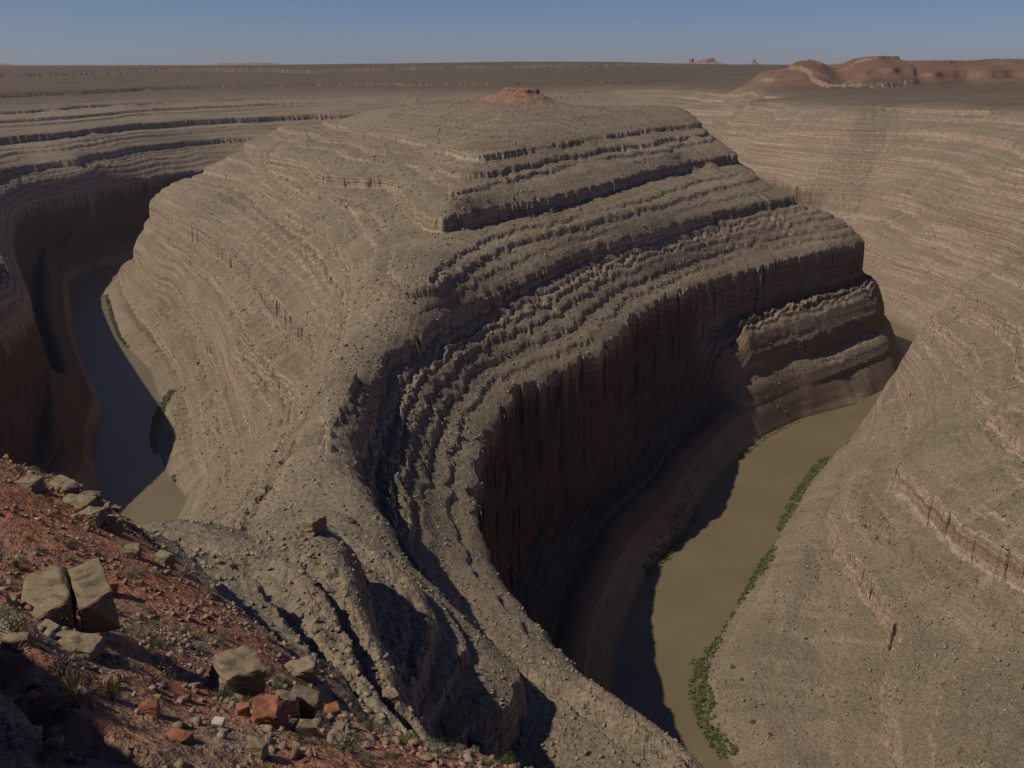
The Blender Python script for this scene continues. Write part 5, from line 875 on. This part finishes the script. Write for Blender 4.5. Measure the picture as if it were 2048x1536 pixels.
MARKS = [(0, 'big split block'), (1, 'large tan boulder'), (2, 'flat slab in the boulder shadow'), (3, 'red five-sided boulder'), (5, 'dark brown block'),
         (6, 'flat tan slab'), (8, 'small whitish boulder'), (10, 'small pale block'), (14, 'red ledge block'), (18, 'rust red slab'), (13, 'tan block at the bottom edge'),
         (22, 'brown skyline block'), (25, 'brown-grey ledge block'), (26, 'pale overhanging block'), (28, 'grey block above the dark gully'), (19, 'far left skyline block')]
ORD = 'nearest,second nearest,third nearest,fourth nearest,fifth nearest,sixth nearest,seventh nearest,eighth nearest,ninth nearest,tenth nearest,eleventh nearest,twelfth nearest,thirteenth nearest,fourteenth nearest,fifteenth nearest,sixteenth nearest,seventeenth nearest,eighteenth nearest,nineteenth nearest,twentieth nearest'.split(',')
def seen_at(x, y, z):
    z -= CAM_Z; p = R(19.8); f = y * math.cos(p) - z * math.sin(p); return 1024 + x / f * 1773, 768 - (y * math.sin(p) + z * math.cos(p)) / f * 1773
def plant_near():
    rnd = random.Random(5)
    for kind, x, y, s, label in SHRUBS: put_shrub(kind, x, y, s, label, None, rnd)
    X, Y, g = sample_fan(1700, 17, 100, -34, 12, 77, 1.1)
    Z, S3, ST, RD, RV, SD, BR = height(X, Y); e = .4
    sl = np.hypot(hz(X + e, Y) - Z, hz(X, Y + e) - Z) / e
    c = vnoise(X / 9, Y / 9, 88); marks = [(seen_at(BOULDERS[i][0], BOULDERS[i][1], float(hz(BOULDERS[i][0], BOULDERS[i][1])[0])), t) for i, t in MARKS]
    picked = []
    for x, y, z, s_, q in zip(X, Y, Z, sl, c):
        if s_ > 1.3 or q < -.15 or z < 240: continue
        if any(math.hypot(x - b[0], y - b[1]) < .7 * max(b[2], b[3]) for b in BOULDERS): continue
        u, v = seen_at(x, y, z)
        if not (4 < u < 2044 and v < 1532): continue
        kind = rnd.choices(('sage', 'dry', 'green'), (8, 1.4, .8))[0]
        (mu, mv), t = min(marks, key=lambda m_: math.hypot(m_[0][0] - u, m_[0][1] - v))
        du, dv = u - mu, v - mv; side = ('right of' if du > 0 else 'left of') if abs(du) > abs(dv) else ('below' if dv > 0 else 'above')
        picked.append((kind, t, side, math.hypot(du, dv), x, y))
        if len(picked) >= 235: break
    rank = {}
    for kind, t, side, dd, x, y in sorted(picked, key=lambda a: a[3]):
        n = rank[(kind, t, side)] = rank.get((kind, t, side), -1) + 1
        if n > 19: continue
        what = {'sage': 'low grey-green shrub', 'dry': 'small pale grass tuft', 'green': 'small fresh green shrub'}[kind]
        put_shrub(kind, x, y, rnd.uniform(.45, 1.15), '%s, %s %s the %s' % (what, ORD[min(n, 19)], side, t), {'sage': 'grey-green shrubs on the near slope', 'dry': 'dry grass tufts on the near slope', 'green': 'green shrubs on the near slope'}[kind], rnd)
    print('shrubs', len(picked), max(rank.values()))
plant_near()
# scrub of the terraces and the green brush along the river: masses nobody could count
def leaf_mass(name, X, Y, Z, S, H, per, lw, mat, seed, kind='stuff'):
    g = np.random.default_rng(seed); n = len(X); N = n * per
    i = np.repeat(np.arange(n), per)
    a = g.uniform(0, 6.283, N); e = g.uniform(.1, 1.5, N); r = g.uniform(.35, 1., N)
    cx = X[i] + np.cos(a) * np.cos(e) * r * S[i]; cy = Y[i] + np.sin(a) * np.cos(e) * r * S[i]; cz = Z[i] + np.sin(e) * r * H[i]
    t = g.normal(0, 1, (N, 3)); t /= np.linalg.norm(t, axis=1)[:, None]; u = g.normal(0, 1, (N, 3)); u -= t * (u * t).sum(1)[:, None]; u /= np.linalg.norm(u, axis=1)[:, None]
    w_ = (lw * g.uniform(.6, 1.4, N))[:, None]; c = np.stack([cx, cy, cz], -1)
    co = np.stack([c - t * w_, c - u * w_ * .6, c + t * w_, c + u * w_ * .6], 1).reshape(-1, 3)
    me = mesh_np(name, co, np.arange(N * 4).reshape(-1, 4)); me.materials.append(mat); o = link(name, me)
    if kind: o['kind'] = kind
    return o
M_BRUSH = leaf_material('river_brush_leaves', (.11, .13, .055), (.20, .215, .105))
M_SCRUB = leaf_material('scrub_leaves', (.05, .055, .028), (.10, .10, .06))
def scrub():
    X, Y, g = sample_fan(26000, 75, 620, -34, 34, 31, .9); Z, S3, ST, RD, RV, SD, BR = height(X, Y)
    c = vnoise(X / 30, Y / 30, 32); k = (SD < .1) & (RV > 5) & (g.random(len(X)) < .25 + c); X, Y, Z = X[k], Y[k], Z[k]
    S = g.uniform(.25, .75, len(X)); leaf_mass('terrace_scrub', X, Y, Z, S, S * .8, 9, .16, M_SCRUB, 33)
scrub()
BANKS = json.loads('''[[[286.8,689.6,1,1.2],
[279.38,682.17,1.2,1.4]],
[[259.47,665.08,1,1],
[218.3,604.38,1.2,1.2],
[176.56,525.34,1,1],
[137.7,459.25,1.2,1.2],
[115.81,421.2,1,1.2],
[102.08,399.11,1.5,1.5]],
[[96.89,507.02,6,0.9],
[133.32,577.79,4,0.9]],
[[102.4,403.38,5,2.2],
[98.82,390.76,4.5,2.6],
[96.66,374.69,5.5,3.2],
[95.98,356.35,5,2.8],
[98.18,339.25,4.5,2.4],
[101.52,331.02,5,2.2]],
[[117.71,423.44,2,1.6],
[107.2,406.85,4,2.4]],
[[137.43,458.15,1.5,1.6],
[152.81,482.76,3,2.4],
[167.34,507.46,4,2.8],
[174.7,518.9,2,2]],
[[186.77,546.8,2,2],
[202.44,576.3,4,2.6],
[218.3,604.38,4,2.6],
[235.74,633.04,4,2.6],
[259.47,665.08,5,2.6]],
[[85.15,488.89,3,2.4],
[93.33,500.86,4,2.6],
[103.05,514.59,3,2],
[122.04,545.39,2,1.5],
[136.9,576.3,1.5,1.3]],
[[189.05,668.04,1.5,1.4],
[225.94,715.32,1.5,1.2],
[262.13,747.75,1.5,1.2]],
[[-328.52,804.82,5,2.6],
[-330.09,790.58,6,3.4],
[-326.9,768.3,5,3.4],
[-321.32,738.23,3,2.4],
[-310.2,704.32,2.5,2.2],
[-297.69,678.07,2,2]],
[[-569.14,1213.0,2,2],
[-505.53,1084.25,2.5,2],
[-466.05,1010.38,2,2],
[-440.96,970.75,1.5,2]],
[[-266.39,631.2,1.5,1.6],
[-260.07,619.77,1.5,1.6]]]''')      # polylines of brush: points x, y, half-width, bush height
def brush():
    g = np.random.default_rng(91); X = []; Y = []; S = []
    for line in BANKS:
        for (ax, ay, aw, ah), (bx, by, bw, bh) in zip(line[:-1], line[1:]):
            L_ = math.hypot(bx - ax, by - ay); n = int(L_ * (aw + bw) * .5 / 1.6) + 2
            t = g.random(n); wd = aw + (bw - aw) * t; o = g.uniform(-1, 1, n) * wd; nx, ny = -(by - ay) / L_, (bx - ax) / L_
            X += list(ax + (bx - ax) * t + nx * o); Y += list(ay + (by - ay) * t + ny * o); S += list((ah + (bh - ah) * t) * g.uniform(.5, 1.15, n))
    X, Y, S = map(np.array, (X, Y, S)); Z = np.maximum(hz(X, Y), 0) - .1
    leaf_mass('riverside_brush', X, Y, Z, S * .65, S, 46, .34, M_BRUSH, 92)
brush()
BUSHES = json.loads('''[[105.05,334.51,2.4,"round green bush on the sandy bank, bottom right of the river"],
[116.76,349.29,2.0,"lone green bush on the pale bank right of the wide brush strip"],
[117.4,392.96,1.8,"small bush on the pale slope above the wide brush strip"],
[100.29,392.82,3.0,"tallest green bush at the bend of the right river bank"],
[97.15,370.76,2.8,"green bush at the water edge below the bend of the right river"],
[165.63,507.01,2.6,"green bush midway along the right bank of the right river"],
[193.42,555.69,2.4,"green bush where the right bank steps out into the river"],
[251.08,658.26,2.4,"green bush at the far end of the brush on the right bank"],
[88.12,491.83,2.6,"green bush beside the dark cliff shadow on the left bank of the right river"],
[-330.83,804.06,3.2,"green bush above the shadow line beside the left river"],
[-326.36,761.44,3.0,"dark green bush half in shadow beside the left river"],
[-261.72,622.25,2.0,"small bush on the sandbar at the near end of the left river"],
[122.56,339.75,1.6,"tiny bush on the pale slope near the bottom edge"],
[119.59,381.57,1.4,"dot-like bush on the slope right of the tallest green bush"]]''')
def bank_bushes():
    for i, (x, y, s, label) in enumerate(BUSHES):
        z = max(0, float(hz(x, y)[0])) - .1
        root = link('river_bush', None); root.location = (x, y, z)
        f = leaf_mass('foliage', np.zeros(5) + np.array([-.5, .5, 0, .2, -.2]) * s * .5, np.array([0, .2, -.5, .5, .4]) * s * .5, np.zeros(5), np.full(5, s * .6), np.array([.9, .8, .7, 1., .6]) * s, 130, .22, M_BRUSH, 200 + i, None); f.parent = root
        rnd = random.Random(i); V, F = stems(rnd, 7, s * .6, s * .7, .09); link('stem', pymesh('stem', V, F, M_STEM), root)
        tag(root, label, 'bush', 'bushes along the river banks')
bank_bushes()
# ---------------------------------------------------------------- rock blocks on the neck and far landmarks
def butte(name, outline, x, y, z0, mat, label, dep=1.0):
    """a stack of rings: outline = [(height, half width, half depth, shift)]"""
    bm = bmesh.new(); rings = []; rnd = random.Random(len(label)); N = 28
    jit = [rnd.uniform(-.09, .09) + .07 * math.sin(k * 1.3) for k in range(N)]
    for h, hw, hd, sh in outline:
        rings.append([bm.verts.new((sh + hw * (1 + jit[k] * (1 + rnd.uniform(-.3, .3))) * math.cos(k * 2 * math.pi / N), hd * (1 + jit[k]) * math.sin(k * 2 * math.pi / N), h)) for k in range(N)])
    for a, b_ in zip(rings[:-1], rings[1:]):
        for k in range(N): bm.faces.new((a[k], a[(k + 1) % N], b_[(k + 1) % N], b_[k]))
    bm.faces.new(rings[-1])
    me = bpy.data.meshes.new(name); bm.to_mesh(me); bm.free(); me.materials.append(mat); o = link(name, me); o.location = (x, y, z0)
    tag(o, label, 'butte', kind='structure'); return o
M_FAR = rock_material('far_sandstone', (.26, .14, .10), (.32, .19, .14), (.16, .09, .07), .03)
FARB = [
 ('butte', [(0, 130, 110, 0), (25, 75, 60, 0), (30, 24, 24, -8), (62, 22, 22, -8), (66, 17, 15, -8)], 1343, 122, 'slim dark tower butte left of the notched one on the horizon'),
 ('butte', [(0, 260, 160, 0), (30, 120, 90, 0), (36, 88, 60, 0), (50, 84, 55, 0), (53, 60, 40, 12), (60, 56, 36, 12), (61, 34, 26, 40), (70, 32, 22, 40)], 1368, 124, 'pale flat butte with a stepped top on the horizon'),
 ('butte', [(0, 70, 60, 0), (25, 34, 30, 0), (32, 16, 15, 0), (52, 12, 10, 2), (64, 5, 5, 3)], 1452, 128, 'thin spire just left of the red mesa on the horizon'),
 ('butte', [(0, 300, 200, 0), (20, 170, 120, 30), (26, 110, 80, 0), (36, 100, 70, -5), (40, 50, 40, -40)], 90, 128, 'low blue-grey mesa at the far left of the horizon'),
 ('butte', [(0, 420, 200, 0), (14, 300, 120, 0), (18, 250, 90, 10), (27, 230, 80, 10)], 555, 128, 'long low mesa on the horizon above the left canyon'),
]
for nm, ol, px, py, lab in FARB:
    y = 9000.0; x = (px - 1024) / 1773 * y * 1.063
    butte(nm, ol, x, y, 296, M_FAR, lab)
# ---------------------------------------------------------------- air
def haze():
    m = bpy.data.materials.new('haze'); m.use_nodes = True; nt = m.node_tree
    nt.nodes.remove(nt.nodes['Principled BSDF']); v = nt.nodes.new('ShaderNodeVolumePrincipled')
    v.inputs['Density'].default_value = 2.6e-5; v.inputs['Color'].default_value = (.82, .85, 1.0, 1); v.inputs['Anisotropy'].default_value = .2
    nt.links.new(v.outputs[0], nt.nodes['Material Output'].inputs['Volume'])
    bm = bmesh.new(); bmesh.ops.create_cube(bm, size=1); bmesh.ops.scale(bm, vec=(26000, 26000, 460), verts=bm.verts)
    me = bpy.data.meshes.new('haze'); bm.to_mesh(me); bm.free(); me.materials.append(m); o = link('haze', me); o.location = (0, 0, 460 / 2 - 7); o['kind'] = 'stuff'
haze()
